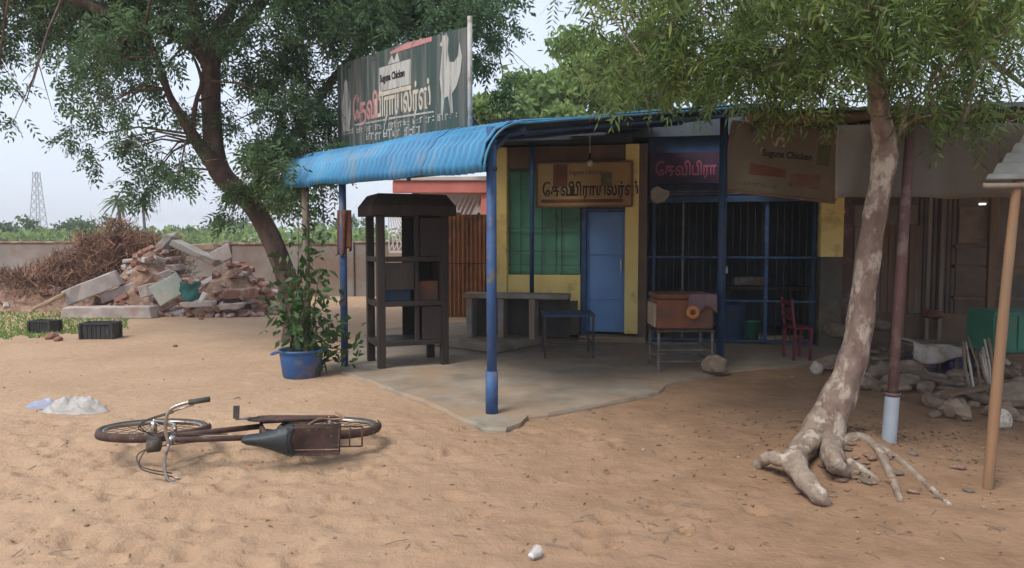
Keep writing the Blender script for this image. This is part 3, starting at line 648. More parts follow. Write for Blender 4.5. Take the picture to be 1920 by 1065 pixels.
# pink banner over the barred gate
M['banner_pink'] = mat('banner_pink', (.30,.08,.14), (.22,.06,.11), 5, .7)
M['plaque'] = mat('plaque', (.34,.31,.24), (.26,.24,.19), 6, .7)
v = .03; ua2, za2 = onF(1222, 338, v); ub2, zb2 = onF(1346, 292, v)
pb = thing('banner', 'dark purple banner with pink lettering above the blue barred gate', 'banner', F((ua2+ub2)/2, v, za2))
q = MB(); fbox(q, ua2-.03, ub2+.05, v-.16, v, za2-.06, zb2+.06); q.build('cloth', mat('banner', (.05,.025,.05), (.03,.02,.04), 4, .8), pb)
text('\u0bc7\u0ba4\u0bb5\u0bbf', .25, F(ua2+.05, v+.002, za2+.07), FU, Z, FN, M['banner_pink'], 'lettering', pb, bold=.006, sx=.75)
text('\u0baa\u0bbf\u0bb0\u0bbe', .25, F(ua2+.58, v+.002, za2+.07), FU, Z, FN, M['banner_pink'], 'lettering', pb, bold=.006, sx=.62)
u_, z_ = onF(1236, 366, .06)
q = MB()
rr = random.Random(2); pts_ = []
for i in range(14):
    a = i/14*2*math.pi; r_ = .135*(1+rr.uniform(-.18, .18)); pts_.append((r_*math.cos(a), r_*math.sin(a)*.95))
q.plate(pts_, F(u_, .03, z_), FU, Z, FN, .03); o = q.build('wall_plaque', M['plaque'], None, F(u_, .03, z_), bevel=.012)
tag(o, 'small rounded cream plaque beside the top of the barred gate', 'plaque')
# ------------------------------------------------------------------ foliage helpers
def unit(a): return a/np.maximum(np.linalg.norm(a, axis=-1, keepdims=True), 1e-9)
def fronds(P, Dr, flen, L, rg, wid=.075, droop=.25, lw=.26):
    """pinnate leaves: L leaflet quads along each rachis"""
    n = len(P); Dr = unit(Dr); rnd = unit(rg.normal(size=(n, 3)) + np.array([0, 0, .8]))
    S = unit(np.cross(Dr, rnd)); Nn = np.cross(S, Dr); fl = flen*rg.uniform(.7, 1.25, n)
    out = []
    for i in range(L):
        k = i//2; side = 1 if i % 2 else -1; last = (i == L-1)
        f = (k+.6)/((L+1)/2)
        base = P + Dr*(fl*f)[:, None] - np.array([0, 0, 1.])*(droop*fl*f*f)[:, None]
        ang = rg.uniform(.75, 1.15, n) if not last else np.zeros(n)
        d = unit(Dr*np.cos(ang)[:, None] + S*(side*np.sin(ang))[:, None] - np.array([0, 0, 1.])*rg.uniform(.05, .35, n)[:, None])
        ln = fl*lw*rg.uniform(.8, 1.2, n)*(1-.35*abs(f-.45)); w = fl*wid*rg.uniform(.8, 1.2, n)
        wv = unit(np.cross(d, Nn + rg.normal(size=(n, 3))*.35))
        mid = base + d*(ln*.45)[:, None]
        out.append(np.stack([base, mid + wv*(w*.5)[:, None], base + d*ln[:, None], mid - wv*(w*.5)[:, None]], 1))
    v = np.concatenate(out, 0).reshape(-1, 3)
    return v, np.arange(len(v)).reshape(-1, 4)
def leaves(P, Dr, size, rg, asp=.55):
    n = len(P); Dr = unit(Dr); S = unit(np.cross(Dr, rg.normal(size=(n, 3)))); s = size*rg.uniform(.6, 1.3, n)
    Nn = np.cross(S, Dr)
    mid = P + Dr*(s*.5)[:, None] + Nn*(s*.06)[:, None]
    v = np.stack([P, mid + S*(s*asp*.5)[:, None], P + Dr*s[:, None] - np.array([0,0,1.])*(s*.12)[:, None], mid - S*(s*asp*.5)[:, None]], 1).reshape(-1, 3)
    return v, np.arange(len(v)).reshape(-1, 4)
def in_ball(n, rg): return unit(rg.normal(size=(n, 3)))*(rg.random((n, 1))**(1/2.2))
def seg_near(p, segs):
    best = None
    for pts in segs:
        for i, q in enumerate(pts):
            d = (Vector(q)-p).length
            if best is None or d < best[0]: best = (d, Vector(q))
    return best[1]
def cluster_leaves(C, rg, flen, L, per, dn=.5, **kw):
    """C: list of (centre, radius, weight); leaves hang outwards and down round each centre"""
    Ps, Ds = [], []
    for c, r, w in C:
        n = max(3, int(per*w*(r/.5)**2)); b = in_ball(n, rg); sub = rg.normal(size=(max(2, n//14), 3))*.62*r
        off = sub[rg.integers(0, len(sub), n)]*.8 + b*r*.42; off[:, 2] *= .75
        Ps.append(np.array(c) + off); Ds.append(unit(off)*.6 + rg.normal(size=(n, 3))*.55 - np.array([0, 0, dn]))
    return fronds(np.concatenate(Ps), np.concatenate(Ds), flen, L, rg, **kw)

def smooth_path(pts, rad, n=5):
    """Catmull-Rom through the points"""
    P = [Vector(p) for p in pts]; out = []; ro = []
    for i in range(len(P)-1):
        p0 = P[max(0, i-1)]; p1 = P[i]; p2 = P[i+1]; p3 = P[min(len(P)-1, i+2)]
        for k in range(n):
            t = k/n; out.append(.5*((2*p1) + (p2-p0)*t + (2*p0-5*p1+4*p2-p3)*t*t + (3*p1-p0-3*p2+p3)*t**3)); ro.append(rad[i]*(1-t)+rad[i+1]*t)
    out.append(P[-1]); ro.append(rad[-1]); return out, ro

# ------------------------------------------------------------------ left tree
T1Y = 11.6
tb = gp(553, 638); tb = at(556, 640, T1Y); tb.z = -.05
t1 = thing('shade_tree', 'big dark leaning tree with forked trunk behind the blue tub', 'tree', tb)
q = MB(); rr = random.Random(4)
p, r = smooth_path([tb, at(552, 590, T1Y), at(530, 500, T1Y), at(478, 392, T1Y), at(412, 320, T1Y+.1), at(398, 220, T1Y+.1), at(396, 95, T1Y+.1)], [.24,.175,.155,.150,.165,.142,.135], 6)
q.tube(p, r, 22, jit=.04, rnd=rr, flute=.05); q.build('trunk', M['bark1'], t1, smooth=True)
limbs = []
def limb(parent, pts, rad, mm, segs, n=8, name='limb'):
    p, r = smooth_path(pts, rad, 5); segs.append(p); q = MB(); q.tube(p, r, n, jit=.06, rnd=rr); return q.build(name, mm, parent, smooth=True)
Y = T1Y+.1
limb(t1, [at(396,120,Y), at(360,80,Y-.2), at(310,55,Y-.5), at(230,35,Y-.9), at(120,-10,Y-1.3), at(10,-60,Y-1.6)], [.15,.12,.10,.08,.06,.03], M['bark1'], limbs)
limb(t1, [at(394,110,Y), at(372,50,Y+.2), at(352,-30,Y+.5), at(330,-160,Y+.8)], [.14,.11,.09,.05], M['bark1'], limbs)
limb(t1, [at(398,110,Y), at(435,68,Y-.1), at(482,15,Y-.2), at(530,-60,Y-.3), at(620,-150,Y-.3)], [.15,.12,.10,.08,.05], M['bark1'], limbs)
limb(t1, [at(396,105,Y), at(412,50,Y+.3), at(440,0,Y+.6), at(455,-120,Y+1.0)], [.13,.10,.08,.05], M['bark1'], limbs)
limb(t1, [at(412,320,Y), at(372,270,Y-.3), at(345,225,Y-.6), at(318,180,Y-.8), at(295,110,Y-1.0), at(270,60,Y-1.2)], [.16,.10,.08,.055,.045,.03], M['bark1'], limbs)
limb(t1, [at(360,240,Y-.5), at(368,190,Y-.5), at(378,150,Y-.6), at(360,100,Y-.8)], [.05,.035,.03,.015], M['bark1'], limbs)
limb(t1, [at(470,380,T1Y), at(520,300,T1Y+.4), at(575,220,T1Y+.7), at(640,130,T1Y+1.0), at(720,60,T1Y+1.0), at(860,30,T1Y+.8), at(930,100,T1Y+.8)], [.13,.09,.08,.07,.055,.04,.02], M['bark1'], limbs)
limb(t1, [at(500,330,T1Y+.3), at(530,210,T1Y+1.0), at(545,190,T1Y+1.4), at(560,100,T1Y+1.8)], [.06,.045,.04,.02], M['bark1'], limbs)
rg = np.random.default_rng(21); C = []
def add(px, py, Y, r, w): C.append((at(px, py, Y), r, w))
# (x range, y range, how many, radius, weight)
for x0, x1, y0, y1, n, r, w in ((-120,340,-70,70,26,.60,1.25), (0,300,60,140,11,.50,.85), (-20,200,140,215,8,.40,.45), (190,300,150,290,7,.36,.42), (150,200,240,300,2,.36,.7), (280,345,260,350,4,.40,1.0),
    (420,640,40,150,9,.52,1.1), (440,640,150,300,14,.50,1.1), (470,620,290,380,7,.40,.9), (330,400,30,130,4,.4,.6), (440,900,-60,45,19,.62,1.25), (640,860,20,80,6,.42,.9), (340,470,120,290,6,.36,.5),
    (895,945,-20,150,8,.36,1.0), (400,470,330,400,3,.28,.7), (150,700,-260,-60,30,.8,1.1), (-200,150,-230,-60,12,.8,1.0), (700,950,-160,-40,8,.7,1.0)):
    for i in range(n):
        px, py = rg.uniform(x0, x1), rg.uniform(y0, y1); add(px, py, T1Y + rg.uniform(-1.7, 1.9), r*rg.uniform(.75, 1.2), w)
v, f = cluster_leaves(C, rg, .27, 9, 88, .55, wid=.11, lw=.36)
npmesh('crown', v, f, M['leaf_a'], t1)['kind'] = 'stuff'
q = MB()
for c, r, w in C:
    a = seg_near(c, limbs)
    if (a-c).length < 3.2:
        mid = a.lerp(c, .5) + Vector((0,0,.12)); q.tube([a, mid, c], [.022,.015,.006], 5)
        for k_ in range(2): q.tube([mid.lerp(c, .6), c + Vector(rg.normal(size=3))*r*.6], [.008,.003], 4)
q.build('twigs', M['bark1'], t1)['kind'] = 'stuff'
# bright young shoots on the trunk
C2 = [(at(px, py, T1Y-.35), .16, 1) for px, py in ((445,345),(470,352),(490,345),(515,350),(540,372),(455,360),(500,365))]
v, f = cluster_leaves(C2, rg, .20, 7, 420, .2, wid=.17, lw=.36); npmesh('shoots', v, f, M['leaf_b'], t1)['kind'] = 'stuff'

# ------------------------------------------------------------------ right tree
T2Y = TREE2.y
b2 = Vector((TREE2.x, TREE2.y, Hs(TREE2.x, TREE2.y)-.08))
t2 = thing('roadside_tree', 'pale slender tree with bare roots rising in front of the tarpaulin', 'tree', b2)
q = MB()
p, r = smooth_path([at(1528,872,T2Y), at(1545,810,T2Y), at(1583,720,T2Y), at(1607,640,T2Y), at(1622,520,T2Y), at(1640,400,T2Y), at(1660,290,T2Y), at(1652,220,T2Y), at(1640,140,T2Y), at(1632,40,T2Y), at(1640,-60,T2Y)], [.165,.150,.110,.096,.086,.078,.088,.070,.066,.064,.062], 6)
r = [x*(1+.05*math.sin(i*1.3)) for i, x in enumerate(r)]
q.tube(p, r, 24, jit=.03, rnd=rr, flute=.045); q.build('trunk', M['bark2'], t2, smooth=True)
def root(pxs, rad, dz=0):
    pts = []
    for (px, py), r_ in zip(pxs, rad):
        g = gp(px, py, .04); pts.append(Vector((g.x, g.y, max(Hs(g.x, g.y), -.02) + r_*.05 + dz*.3)))
    p, r = smooth_path(pts, rad, 5); q = MB(); q.tube(p, r, 12, jit=.06, rnd=rr, flute=.10); q.build('root', M['root'], t2, smooth=True)
q = MB(); p, r = smooth_path([at(1552,780,T2Y-.02), at(1512,832,T2Y-.12), gp(1492,868,.10), gp(1512,905,.06), gp(1535,930,.035), gp(1552,946,-.03)], [.100,.092,.074,.062,.052,.030], 6); q.tube(p, [x*(1+.10*math.sin(i*1.1)) for i, x in enumerate(r)], 16, jit=.05, rnd=rr, flute=.10); q.build('root', M['root'], t2, smooth=True)
q = MB(); p, r = smooth_path([at(1530,820,T2Y-.1), gp(1480,862,.11), gp(1448,858,.10), gp(1425,868,.03), gp(1412,888,-.05)], [.075,.052,.044,.036,.022], 6); q.tube(p, [x*(1+.12*math.sin(i*1.4)) for i, x in enumerate(r)], 14, jit=.05, rnd=rr, flute=.11); q.build('root', M['root'], t2, smooth=True)
q = MB(); p, r = smooth_path([at(1556,825,T2Y), gp(1562,862,.13), gp(1582,884,.05), gp(1602,902,-.05)], [.10,.065,.04,.015], 6); q.tube(p, [x*(1+.12*math.sin(i*1.7)) for i, x in enumerate(r)], 14, jit=.05, rnd=rr, flute=.11); q.build('root', M['root'], t2, smooth=True)
root([(1560,852),(1610,846),(1645,858),(1672,888),(1690,925)], [.05,.034,.032,.028,.018], .02)
root([(1640,852),(1690,868),(1730,892),(1785,935)], [.030,.027,.022,.012], .01)
root([(1590,868),(1622,880),(1650,892)], [.045,.035,.015])

l2 = []
Y = T2Y
limb(t2, [at(1635,60,Y), at(1560,-20,Y+.2), at(1440,-60,Y+.5), at(1300,-70,Y+.6), at(1160,-60,Y+.6), at(1080,-20,Y+.5)], [.075,.06,.05,.04,.03,.012], M['bark2'], l2)
limb(t2, [at(1636,-30,Y), at(1700,-110,Y), at(1800,-150,Y+.2), at(1960,-170,Y+.4)], [.06,.05,.04,.02], M['bark2'], l2)
limb(t2, [at(1638,-40,Y), at(1620,-200,Y-.3), at(1560,-380,Y-.9), at(1450,-520,Y-1.4)], [.06,.05,.04,.02], M['bark2'], l2)
limb(t2, [at(1638,-40,Y), at(1690,-240,Y+.6), at(1750,-420,Y+1.0)], [.055,.045,.02], M['bark2'], l2)
limb(t2, [at(1640,110,Y), at(1690,90,Y+.2), at(1780,60,Y+.5), at(1880,130,Y+.8), at(1930,170,Y+.9)], [.05,.035,.03,.022,.012], M['bark2'], l2)
limb(t2, [at(1668,282,Y), at(1690,240,Y-.05), at(1702,200,Y-.1), at(1735,170,Y-.1)], [.022,.015,.012,.006], M['bark2'], l2, 6)
limb(t2, [at(1690,245,Y-.05), at(1712,225,Y-.1), at(1760,215,Y-.12), at(1800,228,Y-.1)], [.012,.010,.007,.004], M['bark2'], l2, 6)
limb(t2, [at(1560,-20,Y+.2), at(1490,80,Y+.5), at(1450,160,Y+.7), at(1430,215,Y+.8)], [.035,.022,.015,.006], M['bark2'], l2, 6)
limb(t2, [at(1300,-70,Y+.6), at(1260,40,Y+.8), at(1230,130,Y+.9), at(1215,190,Y+1.0)], [.03,.02,.013,.005], M['bark2'], l2, 6)
C = []
rg = np.random.default_rng(33)
for x0, x1, y0, y1, n, r, w, ya, yb in ((1160,1330,-20,90,11,.30,1.3,-.2,1.4), (1120,1200,60,160,5,.24,.7,.2,1.4), (1200,1400,60,145,10,.27,1.05,0,1.5), (1180,1330,140,180,4,.20,.7,.4,1.5), (1330,1560,-20,100,14,.32,1.4,-.5,1.3),
    (1340,1560,80,155,10,.27,1.1,-.3,1.3), (1400,1510,165,205,5,.18,1.0,.2,1.0), (1540,1640,100,165,5,.22,1.0,.2,1.0), (1560,1700,-20,110,9,.30,1.3,-.9,-.2), (1690,1930,-20,80,11,.32,1.3,-.6,1.0), (1700,1930,70,165,11,.27,1.15,-.2,1.0), (1690,1780,165,215,4,.18,.9,-.2,.1),
    (1830,1930,170,225,3,.2,.9,-.2,.4), (1060,1095,-30,-5,2,.20,.6,.3,.7), (1100,1150,-30,20,2,.22,.6,.3,1.0), (1150,1950,-150,-20,22,.42,1.2,-1.0,1.4), (1700,1920,200,250,3,.14,.5,-.15,0)):
    for i in range(n): C.append((at(rg.uniform(x0, x1), rg.uniform(y0, y1), Y + rg.uniform(ya, yb)), r*rg.uniform(.8, 1.2), w))
nvis = len(C)
for i in range(80):      # the crown overhead
    a = rg.uniform(0, 6.28); d = rg.uniform(.2, 1)**.5
    C.append((Vector((TREE2.x + .3 + 3.6*d*math.cos(a), TREE2.y + 3.1*d*math.sin(a), 4.0 + 2.6*rg.random()*(1-.6*d) + .3)), .55, .8))
v, f = cluster_leaves(C, rg, .265, 13, 62, .5, wid=.062, lw=.33)
npmesh('crown', v, f, M['leaf_b'], t2)['kind'] = 'stuff'
q = MB()
for c, r, w in C:
    a = seg_near(c, l2)
    if (a-c).length < 2.2: q.tube([a, a.lerp(c, .5)+Vector((0,0,.08)), c], [.014,.010,.004], 5)
    for k_ in range(2): q.tube([c, c + Vector(rg.normal(size=3))*r*.6], [.005,.002], 4)
q.build('twigs', M['bark2'], t2)['kind'] = 'stuff'

# ------------------------------------------------------------------ blue tub with shrub
tp_ = gp(566, 706); tp_.z = Hs(tp_.x, tp_.y)-.01
tub = thing('plastic_tub', 'round blue plastic tub holding a leafy shrub beside the awning post', 'tub', tp_)
q = MB(); q.lathe([(.195,0),(.215,.02),(.245,.26),(.252,.30),(.268,.305),(.272,.325),(.262,.335),(.245,.33),(.236,.27),(.20,.05)], tp_, 36, True, True); q.build('bowl', M['blue_tub'], tub, smooth=True)
for a in (R(200), R(20)):
    c = tp_ + Vector((math.cos(a)*.29, math.sin(a)*.29, .30)); q = MB(); q.torus(c, (math.cos(a)*.3, math.sin(a)*.3, .9), .05, .012, 16, 6); q.build('handle', M['blue_tub'], tub, smooth=True)
q = MB(); q.lathe([(.0,.27),(.12,.285),(.236,.27)], tp_, 20, False); q.build('soil', M['earth'], tub, smooth=True)
sh = thing('potted_shrub', 'leafy green shrub growing out of the blue tub up the grey post', 'shrub', tp_+Z*.27)
q = MB(); rg = np.random.default_rng(5); P = []; Dn = []
stems = []
for px, py, dy in ((575,360,.5),(560,400,.4),(588,430,.5),(600,500,.2),(545,520,.3),(535,560,.0),(600,560,.0),(625,600,.15),(640,640,.1),(655,660,.2),(560,480,.2),(530,600,-.05),(580,540,-.1)):
    e = at(px, py, tp_.y+dy); b = tp_ + Vector((rg.uniform(-.12,.12), rg.uniform(-.12,.12), .26)); m_ = b.lerp(e, .5) + Vector((rg.uniform(-.05,.05), 0, .08))
    p, r = smooth_path([b, m_, e], [.012,.009,.004], 8); q.tube(p, r, 6)
    for i in range(4, len(p)):
        k_ = 4 if e.z < 1.0 else 3
        for _ in range(k_):
            o = np.array(p[i]) + rg.normal(size=3)*.12; P.append(o); Dn.append(rg.normal(size=3)+np.array([0,0,-.25]))
q.build('stems', M['bark1'], sh, smooth=True)['kind'] = 'stuff'
v, f = leaves(np.array(P), np.array(Dn), .125, rg, .5); npmesh('foliage', v, f, M['leaf_shrub'], sh)['kind'] = 'stuff'

# ------------------------------------------------------------------ far trees, palms, pylon, pole, boundary wall
def tree(px, py_top, py_bot, Y, wpx, mm, label, group, seed, n=900, ls=None):
    rg = np.random.default_rng(seed); top = at(px, py_top, Y); bot = at(px, py_bot, Y); zb = 0
    root_ = thing('far_tree', label, 'tree', Vector((top.x, Y, 0)), group)
    r = wpx/FPX*Y/2; hz = (top.z-bot.z)/2; cz = bot.z + hz
    q = MB(); q.tube([(top.x, Y, -.1), (top.x+.1*r, Y, cz*.6), (top.x, Y, cz)], [.05*r+.04, .04*r+.03, .02*r+.015], 7); q.build('trunk', M['bark1'], root_)
    nb = 9; cs = rg.normal(size=(nb, 3))*np.array([r*.5, r*.5, hz*.48]); off = cs[rg.integers(0, nb, n)] + in_ball(n, rg)*np.array([r*.45, r*.45, hz*.42])
    P = np.array([top.x, Y, cz]) + off; v, f = leaves(P, rg.normal(size=(n, 3)) - np.array([0,0,.3]), ls or max(.16, r*.16), rg, .6)
    npmesh('crown', v, f, mm, root_)['kind'] = 'stuff'; return root_
G1 = 'green trees behind the shop roof'
for i, (px, a, b, Y, w, lab) in enumerate(((930,175,400,19,150,'round green tree just right of the billboard, behind the roof'), (985,170,400,21,150,'broad light green tree beyond the curved awning end'), (1060,112,400,23,190,'tall pale green tree rising highest behind the shop roof'), (1140,140,400,22,160,'green tree behind the roof where the blue sheet ends'), (1230,170,400,24,170,'green tree behind the roof under hanging neem leaves'))):
    tree(px, a-15, 270, Y, w*1.15, M['leaf_far'], lab, None, 50+i, 6500, .22)
G2 = 'trees on the far field edge'
for i, px in enumerate((5, 40, 95, 135, 160, 190, 350, 385, 415, 450, 600, 640, 690)):
    h = random.Random(px).uniform(0, 16)
    tree(px, 404+h, 455, 62+(i*7) % 17, 60+(i*13) % 25, M['leaf_far2'], 'low green tree on the far field edge beyond the boundary wall', G2, 80+i, 700, .35)
hb = MB(); rg = np.random.default_rng(9); n = 9000
P = np.stack([rg.uniform(-62, -8, n), rg.uniform(55, 66, n), np.zeros(n)], 1); P[:, 2] = rg.random(n)*(2.3 + .9*vn(P[:, 0]*.5, P[:, 1]*.2, 2))
v, f = leaves(P, rg.normal(size=(n, 3))+np.array([0,0,.4]), .55, rg, .6); stuff(npmesh('field_scrub', v, f, M['leaf_far'], None, (-35, 60, 0)), 'light green scrub along the far edge of the field', 'scrub')
for i, (px, py, Y, lab) in enumerate(((222,378,48,'small palm with ragged tuft above the dry brush heap'), (268,386,58,'palm with drooping fronds above the rubble heap'))):
    c = at(px, py, Y); rt = thing('palm_tree', lab, 'palm', Vector((c.x, c.y, 0)))
    q = MB(); q.tube([(c.x+.2, c.y, -.1), (c.x+.1, c.y, c.z*.5), c], [.16,.12,.10], 8); q.build('trunk', M['bark1'], rt, smooth=True)
    V = []; Fq = []; rg = np.random.default_rng(60+i)
    for k_ in range(30):
        a = k_/30*6.28+rg.uniform(-.2,.2); el = rg.uniform(-.25, 1.2); d = Vector((math.cos(a)*math.cos(el), math.sin(a)*math.cos(el), math.sin(el))); s_ = Vector((-math.sin(a), math.cos(a), 0))
        prev = None
        for j in range(7):
            t_ = j/6; p = c + d*(1.35*t_) - Z*(.9*t_*t_); w = .085*math.sin(math.pi*(.1+.85*t_)); o = len(V)
            V += [tuple(p - s_*w - Z*w*.6), tuple(p), tuple(p + s_*w - Z*w*.6)]
            if j: Fq += [(o-3, o-2, o+1, o), (o-2, o-1, o+2, o+1)]
    npmesh('crown', V, Fq, M['palm'], rt)
Yp = 150; c = at(73, 448, Yp); tp2 = at(73, 322, Yp); hp = tp2.z
py_ = thing('pylon', 'slim steel lattice mast standing far off beyond the field', 'mast', Vector((c.x, Yp, 0)))
ws = lambda z: 1.0*(1-z/hp)**1.2 + .45
levels = np.linspace(-.1, hp, 10)
for sx_ in (-1, 1):
    for sy_ in (-1, 1):
        q = MB(); q.tube([(c.x+sx_*ws(max(0,z)), Yp+sy_*ws(max(0,z)), z) for z in levels], .055, 5); q.build('leg', M['metal_grey'], py_)
for k_ in range(9):
    z0, z1 = max(0, levels[k_]), levels[k_+1]; w0, w1 = ws(z0), ws(z1); q = MB()
    for s_ in (-1, 1):
        for ax in (0, 1):
            A_ = (c.x+(-w0 if ax == 0 else s_*w0), Yp+(s_*w0 if ax == 0 else -w0), z0); B_ = (c.x+(w1 if ax == 0 else s_*w1), Yp+(s_*w1 if ax == 0 else w1), z1)
            q.bar(A_, B_, .04); A2 = (c.x+(w0 if ax == 0 else s_*w0), Yp+(s_*w0 if ax == 0 else w0), z0); B2 = (c.x+(-w1 if ax == 0 else s_*w1), Yp+(s_*w1 if ax == 0 else -w1), z1); q.bar(A2, B2, .04)
    q.build('brace', M['metal_grey'], py_)
pc = at(462, 404, 80); up_ = thing('utility_pole', 'thin grey pole standing in the field behind the trunk', 'pole', Vector((pc.x, 80, 0)))
q = MB(); q.tube([(pc.x, 80, -.1), (pc.x, 80, pc.z)], [.16,.11], 8); q.build('shaft', M['grey_sheet'], up_)
q = MB(); q.bar((pc.x-.7, 80, pc.z-.35), (pc.x+.7, 80, pc.z-.35), .12); q.build('crossarm', M['grey_sheet'], up_)

WY = 21.0
bw = thing('boundary_wall', 'long low plastered boundary wall between the yard and the field', 'wall', (-8, WY, 0))
xs = [-30, -26, -22.5, -19, -15.4, -12.0, -8.1, -4.6, -1.6]
for i in range(len(xs)-1):
    h = 1.46 + .05*math.sin(i*2.1)
    q = MB(); q.obox((xs[i]+.13, WY, -.1), (xs[i+1]-xs[i]-.26, 0, 0), (0, .2, 0), (0, 0, h+.1)); q.build('wall_bay', M['wall_plaster'], bw, bevel=.02)
    q = MB(); q.obox((xs[i]+.12, WY-.03, h), (xs[i+1]-xs[i]-.24, 0, 0), (0, .26, 0), (0, 0, .06)); q.build('coping', M['brick'], bw, bevel=.015)
for x in xs:
    q = MB(); q.obox((x-.125, WY-.06, -.1), (.25,0,0), (0,.3,0), (0,0,1.68)); q.build('pier', M['wall_plaster'], bw, bevel=.02)

# neighbouring house seen under the awning
NY = 19.0; hl = at(725, 450, NY).x; hr = at(935, 450, NY).x
nh = thing('neighbour_house', 'pale house with red fascia and white lattice seen under the awning', 'house', ((hl+hr)/2, NY, 0))
q = MB(); q.box(hl+.6, hr+2.5, NY+1.6, NY+1.8, 0, 3.2); q.build('wall', M['house_wall'], nh)
zf = at(800, 340, NY).z; zf2 = at(800, 362, NY).z
q = MB(); q.box(at(738,450,NY).x, hr+2.6, NY-.1, NY+.05, zf2, zf); q.build('fascia', M['house_red'], nh, bevel=.01)
q = MB(); q.box(at(738,450,NY).x, hr+2.6, NY-.15, NY+3.5, zf+.005, zf+.12); q.build('roof', M['house_wall'], nh, bevel=.02)
for px in (780, 909): q = MB(); x = at(px, 450, NY).x; q.box(x-.10, x+.10, NY-.02, NY+.2, 0, zf2-.002); q.build('pillar', M['tan'] if px < 900 else M['house_red'], nh, bevel=.015)
x0, x1 = at(728,450,NY).x, at(905,450,NY).x; z0, z1 = at(800,470,NY).z, zf2-.01
la = MB(); la.box(x0, x1, NY+.10, NY+.14, z0-.06, z0); lo = la.build('lattice', M['house_wall'], nh); la = MB(); la.box(x0, x1, NY+.10, NY+.14, z1-.05, z1); la.build('lattice_rail', M['house_wall'], lo)
nb = int((x1-x0)/.12)
for i in range(nb):
    for sg in (1, -1):
        a = x0+.12*i; e_ = a+sg*(z1-z0)*.5
        q = MB(); q.bar((min(max(a, x0), x1), NY+.12+.012*sg, z0), (min(max(e_, x0), x1), NY+.12+.012*sg, z1), .03, .012, (0,1,0)); q.build('lattice_slat', M['house_wall'], lo)
q = MB(); q.box(x0, x1, NY+.05, NY+.2, 0, z0-.062); q.build('dwarf_wall', M['tan'], nh)

# ribbed rust-brown fence
FY = 15.3; x0, x1 = at(782, 450, FY).x, at(936, 450, FY).x; z1 = at(880, 402, FY).z
fe = thing('sheet_fence', 'rust brown ribbed sheet fence between the cabinet and yellow pillar', 'fence', ((x0+x1)/2, FY, 0))
n = 4
for i in range(n):
    a, b = x0+(x1-x0)*i/n, x0+(x1-x0)*(i+1)/n
    for za, zb_ in ((-.05, z1*.52), (z1*.52+.015, z1)):
        q = MB(); us = np.arange(a, b+.001, (b-a)/40)
        q.grid(lambda u, v: (u, FY + .028*(1 if math.sin((u-x0)/.088*6.283) > .3 else (-1 if math.sin((u-x0)/.088*6.283) < -.3 else math.sin((u-x0)/.088*6.283)/.3)), za+(zb_-za)*v), us, [0, 1]); q.build('sheet', M['rust_sheet'], fe, solid=.003)
for z in (.25, z1*.52, z1-.08): q = MB(); q.bar((x0, FY+.06, z), (x1, FY+.06, z), .05); q.build('rail', M['wood_dark'], fe)
for i in range(n+1): x = x0+(x1-x0)*i/n; q = MB(); q.bar((x, FY+.11, -.1), (x, FY+.11, z1+.04), .06); q.build('post', M['wood_dark'], fe)
HAZE = .0014
# ------------------------------------------------------------------ wooden display cabinet
CA = gp(710, 697); CB = gp(664, 686); CC = gp(842, 688)
CA = Vector((CA.x, CA.y, SLAB-.01))
c1 = Vector((CC.x-CA.x, CC.y-CA.y, 0)); cw = c1.length; c1.normalize(); c2 = Vector((-c1.y, c1.x, 0)); cd = .72
cab = thing('display_cabinet', 'tall dark wooden display cabinet with open shelves and hooded top under the awning', 'cabinet', CA)
def cbx(a0, a1, b0, b1, z0, z1): return MB().obox(CA + c1*a0 + c2*b0 + Z*z0, c1*(a1-a0), c2*(b1-b0), Z*(z1-z0))
zz = lambda py: at(713, py, CA.y).z - SLAB
zs_ = [zz(642), zz(567), zz(482), zz(402)]
w = .095
for a in (0, cw-w):
    for b in (0, cd-w): cbx(a, a+w, b, b+w, 0, zs_[3]).build('leg', M['wood_dark'], cab, bevel=.006)
for z in zs_[:3]: cbx(.01, cw-.01, .01, cd-.01, z-.03, z).build('shelf', M['wood_dark'], cab, bevel=.004)
for z in zs_[:3]:
    cbx(w+.001, cw-w-.001, -.012, .01, z-.05, z+.012).build('shelf_edge', M['wood_dark'], cab, bevel=.004)
    cbx(-.012, .01, w, cd-w, z-.05, z+.012).build('shelf_edge', M['wood_dark'], cab, bevel=.004)
cbx(cw*.53, cw-w-.002, cd-.03, cd-.01, zs_[0], zs_[3]).build('back_panel', M['wood_dark'], cab)
cbx(cw-.025, cw-.008, w+.002, cd-w-.002, zs_[0], zs_[3]).build('side_panel', M['wood_dark'], cab)
cbx(cw*.52, cw*.52+.05, 0.005, .05, zs_[0], zs_[3]).build('mullion', M['wood_dark'], cab, bevel=.004)
cbx(w+.002, cw*.50, -.004, .012, zs_[1]+.16, zs_[2]-.06).build('front_panel', M['wood_dark'], cab)
cbx(cw*.60, cw-w-.002, -.004, .012, zs_[2]+.02, zs_[3]-.03).build('front_panel', M['wood_dark'], cab)
cbx(cw*.62, cw-w-.002, -.004, .012, zs_[0]+.02, zs_[1]-.06).build('front_panel', M['wood_dark'], cab)
